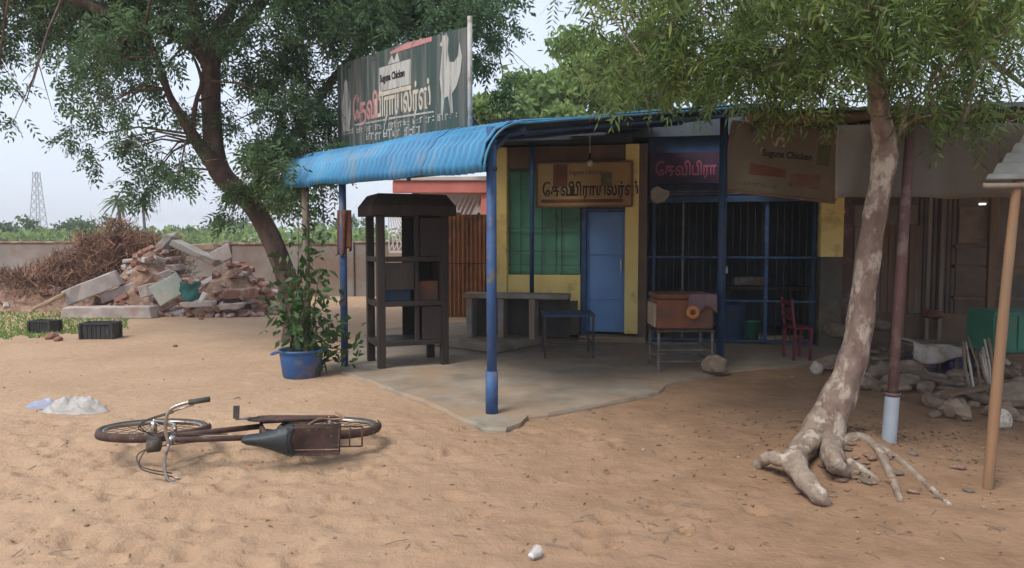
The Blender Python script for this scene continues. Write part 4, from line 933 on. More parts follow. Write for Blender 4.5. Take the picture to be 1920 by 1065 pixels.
# hood: sloping boards and flat lid
zt0, zt1 = zs_[3]+.002, zz(360)
q = MB(); ov = .08; ins = -.0
lo = [(-ov,-ov), (cw+ov,-ov), (cw+ov,cd+ov), (-ov,cd+ov)]; hi = [(.02,.02), (cw-.02,.02), (cw-.02,cd-.02), (.02,cd-.02)]
zm = zt0+.12
q.v += [tuple(CA+c1*a+c2*b+Z*zt0) for a, b in lo] + [tuple(CA+c1*a+c2*b+Z*zm) for a, b in lo] + [tuple(CA+c1*a+c2*b+Z*zt1) for a, b in hi]
q.f += [(3,2,1,0), (0,1,5,4), (1,2,6,5), (2,3,7,6), (3,0,4,7), (4,5,9,8), (5,6,10,9), (6,7,11,10), (7,4,8,11), (8,9,10,11)]
q.build('hood', M['wood_dark'], cab, bevel=.006)
# things kept on the shelves
o = cbx(.12, .44, .12, .42, zs_[1]+.001, zs_[1]+.30).build('storage_box', M['blue_dark'], None, CA+c1*.28+c2*.25+Z*zs_[1], bevel=.01); tag(o, 'dark blue box on the middle shelf of the wooden cabinet', 'box')
o = cbx(cw*.60, cw*.88, .10, .36, zs_[1]+.001, zs_[1]+.25).build('carton', M['box_rust'], None, CA+c1*.6+c2*.25+Z*zs_[1], bevel=.006); tag(o, 'orange brown carton on the middle shelf of the wooden cabinet', 'box')

# orange cloth on the post
pc = A((_p2-O1).length, .06, 0); q = MB()
def clf(u, v):
    a = (u-.5)*1.7; r_ = .040 + .022*math.sin(u*14+v*2)*(.3+v) - .012*v; p0 = at(638, 394, pc.y).z; p1 = at(638, 470, pc.y).z
    return Vector((pc.x + (r_+.02)*math.sin(a*1.9)*1.25 + .02, pc.y - (r_+.01)*math.cos(a*1.9), p0 + (p1-p0)*v - .05*math.sin(u*5)*v - .10*v*abs(u-.55) + .02*math.sin(u*11)*v))
q.grid(clf, np.linspace(0, 1, 26), np.linspace(0, 1, 12)); o = q.build('hanging_cloth', M['cloth_orange'], None, (pc.x, pc.y, 1.3), smooth=True, solid=.004)
tag(o, 'crumpled orange brown cloth tied round the blue awning post beside the cabinet', 'cloth')

# ------------------------------------------------------------------ stone bench, tables, chair and shop things
bn = thing('stone_bench', 'grey stone slab bench on upright slabs under the green window', 'bench', F(.3, .75, .17))
zb = .17; vb0, vb1 = .55, .95; ua_, ub_ = fu(868, .9), fu(1066, .9); zt_ = at(960, 549, 11.0).z
q = MB(); fbox(q, ua_, ub_, vb0, vb1, zt_-.07, zt_); q.build('seat', M['old_stone'], bn, bevel=.012)
for px in (874, 933, 992):
    a = fu(px, .9); q = MB(); fbox(q, a, a+.09, vb0+.03, vb1-.03, zb-.02, zt_-.068); q.build('leg', M['old_stone'], bn, bevel=.01)
q = MB(); fbox(q, ua_+.02, ub_-.02, vb0-.06, vb0-.02, zb-.02, zt_-.08); q.build('shade_panel', M['wall_dark'], bn)  # dark panel standing in for the shade behind the bench legs
def frame_table(name, label, cat, px0, px1, pyn, dep, ztop, top_mat, leg_mat, wl=.028, thick=.03, stretch=(.12, .45)):
    b0, b1 = gp(px0, pyn, SLAB), gp(px1, pyn, SLAB); x0, x1 = b0.x, b1.x; y0 = b0.y; y1 = y0+dep
    t = thing(name, label, cat, ((x0+x1)/2, (y0+y1)/2, SLAB))
    for x in (x0, x1):
        for y in (y0, y1): q = MB(); q.bar((x, y, SLAB-.01), (x, y, ztop-thick), wl); q.build('leg', M[leg_mat], t)
    q = MB(); q.box(x0-.03, x1+.03, y0-.03, y1+.03, ztop-thick, ztop); q.build('top', M[top_mat], t, bevel=.004)
    for z in stretch:
        for (a, b) in (((x0,y0),(x1,y0)), ((x0,y1),(x1,y1)), ((x0,y0),(x0,y1)), ((x1,y0),(x1,y1))):
            q = MB(); q.bar((a[0], a[1], z), (b[0], b[1], z), .018); q.build('stretcher', M[leg_mat], t)
    return (x0, x1, y0, y1)
frame_table('metal_table', 'small dark table with thin steel legs before the blue door', 'table', 1022, 1112, 672, .60, at(1068, 582, 10.3).z, 'blue_dark', 'metal_dark', stretch=(.22,))
zt2_ = at(1285, 606, 9.4).z
X0, X1, Y0, Y1 = frame_table('box_stand', 'thin steel stand carrying the rusty tin box by the gate', 'stand', 1234, 1334, 697, .55, zt2_, 'metal_dark', 'metal_grey', stretch=(.16, .30))
bx_ = thing('tin_box', 'rusty red brown tin box resting on the thin steel stand', 'box', ((X0+X1)/2, (Y0+Y1)/2, zt2_))
q = MB(); q.box(X0-.02, X1+.02, Y0, Y1, zt2_, zt2_+.36); q.build('body', M['box_rust'], bx_, bevel=.03, seg=3)
q = MB(); q.box(X0-.03, X1+.03, Y0-.012, Y1+.012, zt2_+.362, zt2_+.42); q.build('lid', M['box_rust'], bx_, bevel=.02, seg=2)
q = MB(); q.grid(lambda u, v: (X0+.34+.34*u, Y0-.012-.02*v+.008*math.sin(u*12)-.012*math.sin(v*3), zt2_+.425-.20*v-.05*v*math.sin(u*7)), np.linspace(0,1,16), np.linspace(0,1,8)); q.build('rag', M['box_lilac'], bx_, smooth=True, solid=.006)
q = MB(); q.box(X0-.045, X0-.015, Y0+.05, Y1-.05, zt2_+.02, zt2_+.30); q.build('side_plate', M['tan'], bx_, bevel=.006)
g_ = at(1299, 586, Y0-.04); q = MB(); rr = random.Random(8)
q.torus((g_.x, Y0-.045, g_.z), (.05,-1,.15), .055, .028, 26, 10); o = q.build('garland_ring', M['orange'], None, (g_.x, Y0-.04, g_.z-.1), smooth=True)
tag(o, 'orange ring hanging on the front of the rusty tin box', 'ring')

# rock meshes shared by stones
rocks = []
for k_ in range(7):
    bm = bmesh.new(); bmesh.ops.create_icosphere(bm, subdivisions=2, radius=.5); rr = random.Random(100+k_); sx_, sy_, sz_ = rr.uniform(.8,1.2), rr.uniform(.7,1.1), rr.uniform(.5,.8)
    pl_ = [(Vector((rr.gauss(0,1), rr.gauss(0,1), rr.gauss(0,1))).normalized(), rr.uniform(.30,.46)) for _ in range(9)]
    for v_ in bm.verts:
        c_ = v_.co.copy()
        for n_, d_ in pl_:
            e_ = c_.dot(n_)-d_
            if e_ > 0: c_ -= n_*e_
        c_ += Vector((rr.uniform(-1,1), rr.uniform(-1,1), rr.uniform(-1,1)))*.02
        v_.co = Vector((c_.x*sx_, c_.y*sy_, c_.z*sz_))
    me = bpy.data.meshes.new('stone'); bm.to_mesh(me); bm.free(); me.materials.append(M['rock']); rocks.append(me)
def stone(px, py, wpx, k_, label, group=None, mm=None, z=None, name='stone', flat=1.0, cat='stone', Y=None, sink=.28):
    g = gp(px, py) if Y is None else at(px, py, Y)
    s = wpx/FPX*g.y; me = rocks[k_ % 7]
    if mm: me = me.copy(); me.materials[0] = mm
    o = bpy.data.objects.new(name, me); col.objects.link(o)
    zb = (Hs(g.x, g.y) if Y is None else g.z) if z is None else z
    lo_ = -min(v.co.z for v in me.vertices)
    o.scale = (s, s*.9, s*flat); o.location = (g.x, g.y, zb + lo_*s*flat*(1-sink)); o.rotation_euler = (0, 0, k_*1.3)
    return tag(o, label, cat, group)
sk = stone(1342, 706, 66, 2, 'brown lumpy sack on the concrete beside the box stand', None, M['sack'], SLAB, 'sack', 1.05, 'sack', sink=.1)
# counter, bucket and drum inside the barred shop
q = MB(); a, b = fu(1352, -.9), fu(1522, -.9); ct = thing('shop_counter', 'dark wooden counter inside the blue barred shop', 'counter', F((a+b)/2, -.9, SLAB))
fbox(q, a, b, -1.3, -.8, .80, .86); q.build('top', M['wood_dark'], ct, bevel=.006)
for u_ in (a+.03, b-.09):
    for v_ in (-1.28, -.88): q = MB(); fbox(q, u_, u_+.06, v_, v_+.06, SLAB-.01, .80); q.build('leg', M['wood_dark'], ct)
q = MB(); fbox(q, a+.2, a+.75, -1.2, -.9, .861, 1.02); o = q.build('tray', M['metal_grey'], None, F(a+.4, -1, .861), bevel=.02); tag(o, 'grey metal tray on the dark counter in the barred shop', 'tray')
bk = F(fu(1412, -.4), -.45, SLAB-.005); q = MB(); q.lathe([(.10,0),(.13,.30),(.14,.30),(.14,.32),(.12,.32),(.09,.03)], bk, 20, True, True); o = q.build('bucket', M['green_plastic'], None, bk, smooth=True); tag(o, 'green plastic bucket on the floor inside the barred shop', 'bucket')
q = MB(); dk = F(fu(1375, -.5), -.55, SLAB-.005); q.lathe([(.22,0),(.23,.05),(.235,.40),(.22,.55),(.16,.60),(.0,.60)], dk, 24, True); o = q.build('water_drum', M['blue_dark'], None, dk, smooth=True); tag(o, 'dark blue drum on the floor inside the barred shop', 'drum')
# red plastic chair
g_ = gp(1508, 682, SLAB); rc = thing('plastic_chair', 'red plastic chair standing at the yellow and grey pillar', 'chair', g_)
sx0, sx1, sy0, sy1 = g_.x-.04, g_.x+.17, g_.y+.25, g_.y+.60
for x in (sx0, sx1):
    for y in (sy0, sy1): q = MB(); q.bar((x, y, SLAB-.01), (x+.01, y, .44), .035, .03); q.build('leg', M['red_plastic'], rc, bevel=.004)
q = MB(); q.box(sx0-.02, sx1+.03, sy0-.02, sy1+.02, .44, .47); q.build('seat', M['red_plastic'], rc, bevel=.01)
for y in (sy0, sy1): q = MB(); q.bar((sx0, y, .47), (sx0-.05, y, .84), .035, .03); q.build('back_post', M['red_plastic'], rc, bevel=.004)
for z in (.58, .68, .78): q = MB(); q.bar((sx0-.04*(z-.47)/.37, sy0, z), (sx0-.04*(z-.47)/.37, sy1, z), .02, .05); q.build('back_slat', M['red_plastic'], rc, bevel=.004)

# ------------------------------------------------------------------ right side: post in pipe, bamboo lean-to, heap of things
pb_ = gp(1665, 852); zb = Hs(pb_.x, pb_.y)
q = MB(); tl_ = at(1673, 738, pb_.y+.02).z; q.tube([(pb_.x, pb_.y, zb-.06), (pb_.x+.025, pb_.y+.01, tl_)], .052, 18, cap=False); q.tube([(pb_.x+.0, pb_.y, zb-.06), (pb_.x+.025, pb_.y+.01, tl_-.004)], .044, 18)
mp_ = thing('roof_post', 'maroon brown wooden post standing in a grey plastic pipe by the tree roots', 'post', (pb_.x, pb_.y, zb))
q.build('pipe_sleeve', M['pvc'], mp_, smooth=True)
q = MB(); q.tube([(pb_.x+.01, pb_.y, zb+.05), (pb_.x+.06, pb_.y+.02, 1.3), (pb_.x+.13, pb_.y+.07, 2.44)], [.036,.038,.036], 12, jit=.03); q.build('shaft', M['post_maroon'], mp_, smooth=True)
q = MB(); q.lathe([(.05,-.012),(.058,-.012),(.058,.012),(.05,.012)], (pb_.x+.025, pb_.y+.01, tl_), 18, False); q.build('rim', M['post_maroon'], mp_, smooth=True)

bb0 = gp(1852, 915); zb = Hs(bb0.x, bb0.y)
lt = thing('bamboo_shelter', 'grey sheet roof corner resting on a bare bamboo pole', 'shelter', (bb0.x, bb0.y, zb))
q = MB(); topb = at(1908, 332, bb0.y+.05); p, r = smooth_path([(bb0.x, bb0.y, zb-.05), at(1866, 760, bb0.y+.01), at(1886, 540, bb0.y+.03), topb], [.031,.033,.030,.026], 6)
r = [x*(1+.06*math.exp(-((i % 4)-2)**2)) for i, x in enumerate(r)]; q.tube(p, r, 12); q.build('pole', M['bamboo'], lt, smooth=True)
q = MB(); ca_ = at(1848, 336, 4.72); cb_ = at(1925, 272, 4.9)
def ltf(u, v):
    p = ca_ + Vector((1.9*u, -.25*u, .62*v + .012*math.sin(v*1.2/.075*6.283*.5) ))
    p += Vector((.95*v, .75*v, 0)); p.z += .0; return p
q.grid(ltf, np.linspace(0, 1, 12), np.linspace(0, 1, 60)); q.build('roof_sheet', M['grey_sheet'], lt, smooth=True, solid=.008)
q = MB(); q.tube([ca_+Vector((.0,.02,-.04)), ca_+Vector((1.9,-.22,-.04))], .018, 8); q.build('eave_pole', M['wood_grey'], lt, smooth=True)
q = MB(); q.tube([ca_+Vector((.22,.0,-.03)), ca_+Vector((1.1,.70,.52))], .02, 8); q.build('rafter', M['bamboo'], lt, smooth=True)
q = MB(); q.tube([(bb0.x+1.6, bb0.y+.7, -.05), (bb0.x+1.62, bb0.y+.72, ca_.z+.26)], .04, 10); q.build('pole', M['bamboo'], lt, smooth=True)

# table under pale cloth with purple crates
c0 = gp(1712, 702); tt = thing('low_table', 'low rough table draped with a pale dirty cloth among the stones', 'table', (c0.x+.25, c0.y+.2, 0))
x0, x1, y0, y1 = c0.x, c0.x+.56, c0.y, c0.y+.42; ht = at(1750, 645, c0.y).z
for x in (x0+.02, x1-.05):
    for y in (y0+.02, y1-.05): q = MB(); q.box(x, x+.04, y, y+.04, -.04, ht-.03); q.build('leg', M['wood_grey'], tt)
q = MB(); q.box(x0, x1, y0, y1, ht-.03, ht); q.build('top', M['wood_grey'], tt)
q = MB()
def dcl(u, v):
    x = x0-.03+(x1-x0+.07)*u; y = y1+.02-(y1-y0+.05)*min(1, v/.6); z = ht+.012+.012*math.sin(u*9+v*4)
    if v > .6: z -= (v-.6)/.4*(.17+.07*math.sin(u*5)); y -= .02+.015*math.sin(u*15)
    return (x, y, z - .05*u)
q.grid(dcl, np.linspace(0,1,24), np.linspace(0,1,16)); q.build('cloth', M['white_cloth'], tt, smooth=True, solid=.006)
for (px0, px1, py, h, lab) in ((1722,1760,698,.20,'purple plastic crate under the cloth draped table'), (1788,1814,697,.30,'upright purple crate beside the cloth draped table')):
    g0, g1 = gp(px0, py), gp(px1, py); cr = thing('plastic_crate', lab, 'crate', ((g0.x+g1.x)/2, g0.y+.15, 0))
    w_ = g1.x-g0.x; y = g0.y+.08; zb = -.01
    q = MB(); q.box(g0.x, g1.x, y, y+.28, zb, .02); q.build('base', M['purple'], cr)
    for k_ in range(3):
        z = .02+k_*(h-.02)/3; q = MB(); q.box(g0.x, g1.x, y, y+.012, z+.012, z+(h-.02)/3); q.build('front_slat', M['purple'], cr)
        q = MB(); q.box(g0.x, g1.x, y+.268, y+.28, z+.012, z+(h-.02)/3); q.build('back_slat', M['purple'], cr)
    for x in (g0.x, g1.x-.012): q = MB(); q.box(x, x+.012, y+.0125, y+.2675, .02, h); q.build('end', M['purple'], cr)
GS = 'loose stones and debris before the timber shop'
rr = random.Random(12)
for i in range(110):
    px = rr.uniform(1600, 1915); py = rr.uniform(692, 785) if px > 1740 else rr.uniform(688, 735)
    if i < 14: py = rr.uniform(660, 690)
    stone(px, py, rr.uniform(16, 62), i, 'loose brownish stone in the heap before the timber shop front', GS, flat=rr.uniform(.55, 1))
for px, py, w_, k_, lab in ((1532,700,38,1,'pale rounded stone at the foot of the yellow pillar'),):
    stone(px, py, w_, k_, lab, mm=M['white_cloth'], name='pale_stone')
for i, (px, py, w_, z, lab) in enumerate(((1556,690,70,None,'lower brown sack slumped against the pillar foot'), (1566,668,66,.28,'upper brown sack lying on another against the pillar'), (1628,688,50,None,'brown sack slumped just behind the pale tree trunk'))):
    stone(px, py, w_, i+3, lab, None, M['sack'], z, 'sack', .75, 'sack')
stone(1722, 668, 26, 4, 'pale round pot on the ledge behind the maroon post', None, M['white_cloth'], None, 'clay_pot', 1.0, 'pot', Y=8.9)
stone(1746, 612, 40, 4, 'reddish clay pot on the ledge of the timber shop', None, M['box_rust'], .55, 'clay_pot', .8, 'pot', Y=9.95)
stone(1880, 800, 40, 5, 'dirty white plastic can lying behind the bamboo pole', None, M['white_cloth'], None, 'plastic_can', 1.5, 'can')
for i, (px, py, w_, lab) in enumerate(((1660,690,70,'brown sack leaning beside the maroon post foot'), (1648,655,60,'small grey sack resting higher behind the trunk'), (1840,690,80,'bulging pale sack behind the leaning sticks'), (1905,760,90,'big brown sack at the right edge behind the bamboo pole'))):
    stone(px, py, w_, i+2, lab, None, M['white_cloth'] if i == 2 else M['sack'], None if i != 1 else .30, 'sack', .85, 'sack')
for i, (xa, ya, xb, yb, lab) in enumerate(((1690,715,1800,742,'weathered grey plank lying across the stones'), (1770,770,1860,752,'short brown plank lying among the stones'), (1640,700,1712,690,'dark plank lying flat behind the tree trunk'))):
    a, b = gp(xa, ya), gp(xb, yb); a.z = b.z = .12+.03*i; q = MB(); q.bar(a, b, .10, .03); o = q.build('plank', M['wood_grey'] if i != 1 else M['wood_brown'], None, (a+b)/2, bevel=.004); tag(o, lab, 'plank')
# bundle of pale sticks leaning by the bamboo pole
bs = gp(1850, 745); sb = thing('stick_bundle', 'bundle of pale sticks leaning upright left of the bamboo pole', 'sticks', (bs.x, bs.y, 0))
for i in range(13):
    a = rr.uniform(-.14, .22); b = a + rr.uniform(-.05, .06); q = MB(); zt_ = at(1850, rr.uniform(632, 668), bs.y).z
    q.tube([(bs.x+a, bs.y+.05*rr.random(), -.03), (bs.x+(a+b)/2+rr.uniform(-.03,.03), bs.y+.12, zt_*.5), (bs.x+b, bs.y+.22, zt_)], rr.uniform(.010, .018), 6); q.build('stick', M['sack'] if i % 3 else M['white_cloth'], sb, smooth=True)
rr = random.Random(41)
for i in range(70):
    a = rr.uniform(0, 6.28); d = abs(rr.gauss(0, 1)); px = 1600+150*d*math.cos(a)*.75; py = 890 + 34*d*math.sin(a)
    stone(px, py, rr.uniform(8, 30), i, 'small clod of earth lying among the bare tree roots', 'clods among the tree roots', mm=M['earth'] if i % 4 else M['root'], name='earth_clod', cat='clod', flat=rr.uniform(.35, .7))
# green board / chest at right edge
g0 = at(1862, 655, 8.2); q = MB(); gb = thing('green_chest', 'green painted wooden chest on legs beside the bamboo pole', 'chest', (g0.x+.4, 8.3, 0))
zt_ = at(1862, 585, 8.2).z; zb2 = at(1862, 662, 8.2).z
q.box(g0.x, g0.x+1.0, 8.2, 8.7, zb2, zt_); q.build('body', M['green_board'], gb, bevel=.01)
for k_ in range(4): q = MB(); q.box(g0.x+.02+k_*.245, g0.x+.25+k_*.245, 8.185, 8.199, zb2+.03, zt_-.04); q.build('panel', M['green_board'], gb, bevel=.004)
for x in (g0.x+.02, g0.x+.93):
    for y in (8.22, 8.63): q = MB(); q.box(x, x+.05, y, y+.05, -.04, zb2-.001); q.build('leg', M['wood_dark'], gb)
lp = at(1842, 383, 9.2); lo_ = thing('tube_lamp', 'small lit lamp under the roof of the timber shop', 'lamp', lp)
q = MB(); q.tube([lp+Vector((-.04,0,0)), lp+Vector((.04,0,.004))], .012, 10); q.build('tube', M['lamp_glow'], lo_, smooth=True)
q = MB(); q.box(lp.x-.05, lp.x+.05, lp.y-.02, lp.y+.02, lp.z+.0125, lp.z+.03); q.build('fitting', M['white_paint'], lo_, bevel=.004)
q = MB(); q.tube([lp+Z*.05, lp+Z*.95], .005, 5); q.build('flex', M['ink'], lo_)

# ------------------------------------------------------------------ rubble heap
def slab(px0, py0, px1, py1, Y, th, dep, label, mm='rubble', lean=0, name='concrete_slab', z_adj=0, jag=.03, seed=0):
    """broken slab whose long axis runs between two image points at distance Y"""
    a, b = at(px0, py0, Y), at(px1, py1, Y+lean); a.z += z_adj; b.z += z_adj; d = b-a; L_ = d.length; d.normalize()
    s_ = d.cross(Z).normalized();  s_ = s_ if s_.y > 0 else -s_; u_ = s_.cross(d); u_ = u_ if u_.z > 0 else -u_
    rr = random.Random(seed+int(px0)); n = 5; q = MB()
    for i in range(n+1):
        for (su, uu) in ((0,-.5),(0,.5),(1,.5),(1,-.5)):
            t = i/n*L_ + (rr.uniform(-jag, jag)*2 if i in (0, n) else rr.uniform(-jag, jag)*.4)
            q.v.append(tuple(a + d*t + s_*dep*su + u_*(th*uu) + Vector((rr.uniform(-1,1), rr.uniform(-1,1), rr.uniform(-1,1)))*jag*.4))
    for i in range(n):
        for k_ in range(4): o_ = i*4; q.f.append((o_+k_, o_+(k_+1) % 4, o_+4+(k_+1) % 4, o_+4+k_))
    q.f += [(3,2,1,0), (n*4, n*4+1, n*4+2, n*4+3)]
    # fix orientation
    me_o = q.build(name, M[mm], None, a.lerp(b, .5)); bm = bmesh.new(); bm.from_mesh(me_o.data); bmesh.ops.recalc_face_normals(bm, faces=bm.faces); bm.to_mesh(me_o.data); bm.free()
    m_ = me_o.modifiers.new('bevel', 'BEVEL'); m_.width = .015; m_.segments = 1
    return tag(me_o, label, 'slab')
RY = 15.4
slab(118, 562, 222, 520, RY, .33, .45, 'thick pinkish concrete beam tilted up at the heap front', lean=.4)
slab(190, 560, 322, 512, RY+.35, .20, .5, 'long pinkish slab leaning beside the thick beam', lean=.5)
slab(112, 588, 282, 586, RY-.35, .24, .35, 'grey concrete lintel lying flat before the heap')
slab(236, 506, 330, 502, RY+1.1, .13, .9, 'pale flat slab lying under another in the heap', lean=.2)
slab(232, 490, 322, 486, RY+1.3, .10, .9, 'pale flat slab lying on top of another in the heap', lean=.2)
slab(290, 556, 338, 530, RY-.1, .46, .08, 'pale greenish wall panel leaning against the heap', 'rubble_green')
slab(288, 474, 318, 440, RY+1.8, .16, .5, 'weathered slab standing tilted at the top of the heap', 'old_stone')
slab(318, 454, 398, 492, RY+1.6, .14, .5, 'weathered slab sloping down right from the heap top', 'old_stone')
slab(395, 488, 430, 470, RY+1.9, .35, .1, 'pinkish broken wall panel standing behind the bricks', 'rubble')
slab(350, 465, 400, 462, RY+2.2, .16, .4, 'tan slab lying flat behind the heap top', 'tan')
slab(60, 580, 118, 552, RY-.1, .07, .10, 'pale timber post slanting at the heap left end', 'tan', name='timber_post')
slab(372, 574, 384, 548, RY-.2, .10, .06, 'small white plaster piece beside the teal cloth', 'white_paint')
slab(340, 572, 395, 570, RY-.25, .10, .3, 'low white slab lying below the teal cloth', 'rubble')
slab(408, 576, 452, 574, RY-.2, .12, .3, 'low pinkish slab lying before the brick mound', 'rubble')
slab(420, 552, 476, 550, RY+.1, .20, .3, 'red brown brick wall fragment in the brick mound', 'brick')
slab(262, 548, 290, 540, RY, .25, .3, 'small pale chunk wedged between beam and green panel', 'rubble')
g_ = at(356, 546, RY-.1); q = MB(); q.grid(lambda u, v: (g_.x-.2+.4*u+.02*math.sin(v*9), g_.y-.08*math.sin(u*3.1)-.03*math.sin(v*7+u*4), g_.z+.18-.36*v+.03*math.sin(u*8)), np.linspace(0,1,14), np.linspace(0,1,14)); o = q.build('plastic_sheet', M['teal_cloth'], None, g_, smooth=True, solid=.01)
tag(o, 'crumpled teal plastic sheet caught in the rubble heap', 'sheet')
# mounds of earth carrying the heap
def mound(cx, cy, rx, ry, h, seed, mm, label, name='earth_mound'):
    q = MB(); n, m_ = 40, 14; sd = seed
    for j in range(m_+1):
        r_ = j/m_
        for i in range(n):
            a = 2*math.pi*i/n; x = cx+rx*r_*math.cos(a); y = cy+ry*r_*math.sin(a)
            z = h*max(0, math.cos(r_*math.pi/2))**1.2*(1+.8*float(vn(x*1.6+sd, y*1.6, 2))) + .16*float(vn(x*5, y*5+sd, 3))*(1-r_) - .06*r_
            q.v.append((x, y, z))
    for j in range(m_):
        for i in range(n): a = j*n+i; b = j*n+(i+1) % n; q.f.append((a, a+n, b+n, b))
    o = q.build(name, M[mm], None, (cx, cy, 0), smooth=True); return stuff(o, label, 'earth')
c_ = at(300, 450, RY+1.4); mound(c_.x, RY+1.5, 1.6, 1.6, 1.15, 3, 'earth', 'reddish earth core of the rubble heap')
c_ = at(440, 450, RY+1.2); mound(c_.x, RY+1.2, 1.5, 1.3, .85, 9, 'earth', 'reddish earth mound under the broken bricks')
c_ = at(60, 450, RY+2); mound(c_.x, RY+2.2, 2.4, 1.2, .75, 15, 'earth', 'dark reddish earth bank at the left of the heap')
bme = bpy.data.meshes.new('brick'); bm = bmesh.new(); bmesh.ops.create_cube(bm, size=1); bmesh.ops.scale(bm, vec=(.22,.11,.075), verts=bm.verts); bmesh.ops.bevel(bm, geom=list(bm.edges), offset=.008, segments=1, affect='EDGES'); bm.to_mesh(bme); bm.free(); bme.materials.append(M['brick'])
bme2 = bme.copy(); bme2.materials[0] = M['rubble']
rr = random.Random(31)
def mz(x, y, spec):
    b = -1
    for cx, cy, rx, ry, h, sd in spec:
        r_ = math.hypot((x-cx)/rx, (y-cy)/ry)
        if r_ < 1:
            z = h*max(0, math.cos(r_*math.pi/2))**1.2*(1+.8*float(vn(x*1.6+sd, y*1.6, 2))) + .16*float(vn(x*5, y*5+sd, 3))*(1-r_) - .06*r_
            b = max(b, z)
    return max(b, Hs(x, y))
spec = [(at(300,450,RY+1.4).x, RY+1.5, 1.6, 1.6, 1.15, 3), (at(440,450,RY+1.2).x, RY+1.2, 1.5, 1.3, .85, 9), (at(60,450,RY+2).x, RY+2.2, 2.4, 1.2, .75, 15)]
for i in range(290):
    c_ = spec[1] if i < 130 else (spec[0] if i < 245 else spec[2]); a = rr.uniform(0, 6.28); d = rr.random()**.5*1.02
    x = c_[0]+c_[2]*d*math.cos(a); y = c_[1]+c_[3]*d*math.sin(a)*.9 - .2
    if y > c_[1]+.5: y -= .8
    z = mz(x, y, spec); o = bpy.data.objects.new('brick', bme if rr.random() < .8 else bme2); col.objects.link(o)
    s_ = rr.uniform(.8, 1.5); o.scale = (s_, s_, s_*rr.uniform(.8,1.3)); o.location = (x, y, z+.02); o.rotation_euler = (rr.uniform(-.6,.6), rr.uniform(-.6,.6), rr.uniform(0, 3.1))
    tag(o, 'loose broken brick or plaster lump in the rubble heap', 'brick', 'broken bricks in the rubble heap')
for i in range(26):
    px = rr.uniform(285, 530); py = rr.uniform(572, 600)
    stone(px, py, rr.uniform(8, 20), i, 'small stone scattered on the sand before the rubble heap', 'stones before the rubble heap', mm=M['rubble'] if i % 2 else M['brick'])
# heap of dry brush
rg = np.random.default_rng(77); n = 26000
bc = at(215, 450, RY+2.9); tops = [(at(222,415,RY+2.9), .45), (at(170,440,RY+2.7), .7), (at(130,478,RY+2.5), .8), (at(280,442,RY+3), .6), (at(320,450,RY+3.1), .5), (at(60,515,RY+2.2), .9), (at(10,512,RY+2.2), 1.0), (at(100,500,RY+2.0), 1.0), (at(-60,515,RY+2.2), 1.0), (at(250,436,RY+2.9), .6), (at(225,440,RY+2.7), .8), (at(190,490,RY+2.3),.8)]
P = []; D_ = []
for c_, r_ in tops:
    k_ = n//len(tops); t_ = rg.random(k_)**.8; x = c_.x + rg.normal(size=k_)*r_*.42*(1.25-t_*.6); y = c_.y + rg.normal(size=k_)*.35; z = c_.z*t_*(1-.35*((x-c_.x)/r_)**2)
    P.append(np.stack([x, y, np.maximum(z, 0.02)], 1)); D_.append(np.stack([rg.normal(size=k_)*.6, rg.normal(size=k_)*.5, rg.normal(size=k_)*.4+.55], 1))
P = np.concatenate(P); D_ = unit(np.concatenate(D_)); ln = rg.uniform(.10, .34, len(P)); S = unit(np.cross(D_, rg.normal(size=P.shape)))
w_ = rg.uniform(.004, .014, len(P))
v = np.stack([P - S*w_[:, None], P + S*w_[:, None], P + D_*ln[:, None] + S*(w_*.3)[:, None], P + D_*ln[:, None] - S*(w_*.3)[:, None]], 1).reshape(-1, 3)
stuff(npmesh('dry_brush', v, np.arange(len(v)).reshape(-1, 4), M['dry_twig'], None, (bc.x, bc.y, 0)), 'tall heap of dry brown brush behind the concrete slabs', 'brush')
# grass at the left edge of the yard
rg = np.random.default_rng(6); n = 9000
g0 = gp(0, 636); px_ = rg.uniform(-160, 240, n); py_2 = rg.uniform(574, 636, n)
keep = (py_2 < 634 - np.clip(px_, 0, 300)*.05 + 14*vn(px_*.05, py_2*.1, 4)) & ((px_ < 110) | (py_2 > 585) ); px_ = px_[keep]; py_2 = py_2[keep]
px_ = np.concatenate([px_, rg.uniform(480, 545, 700)]); py_2 = np.concatenate([py_2, rg.uniform(575, 592, 700)])
G = np.array([tuple(gp(a, b)) for a, b in zip(px_, py_2)]); G[:, 2] = H(G[:, 0], G[:, 1]) - .01
D_ = rg.normal(size=G.shape)*.5 + np.array([0,0,1.]); D_ = unit(D_); S = unit(np.cross(D_, rg.normal(size=G.shape))); hgt = rg.uniform(.03, .09, len(G)); w_ = rg.uniform(.010, .02, len(G))
v = np.stack([G - S*w_[:, None], G + S*w_[:, None], G + D_*hgt[:, None]], 1).reshape(-1, 3)
stuff(npmesh('grass', v, np.arange(len(v)).reshape(-1, 3), M['grass'], None, tuple(G.mean(0))), 'short green grass along the left edge of the sandy yard', 'grass')

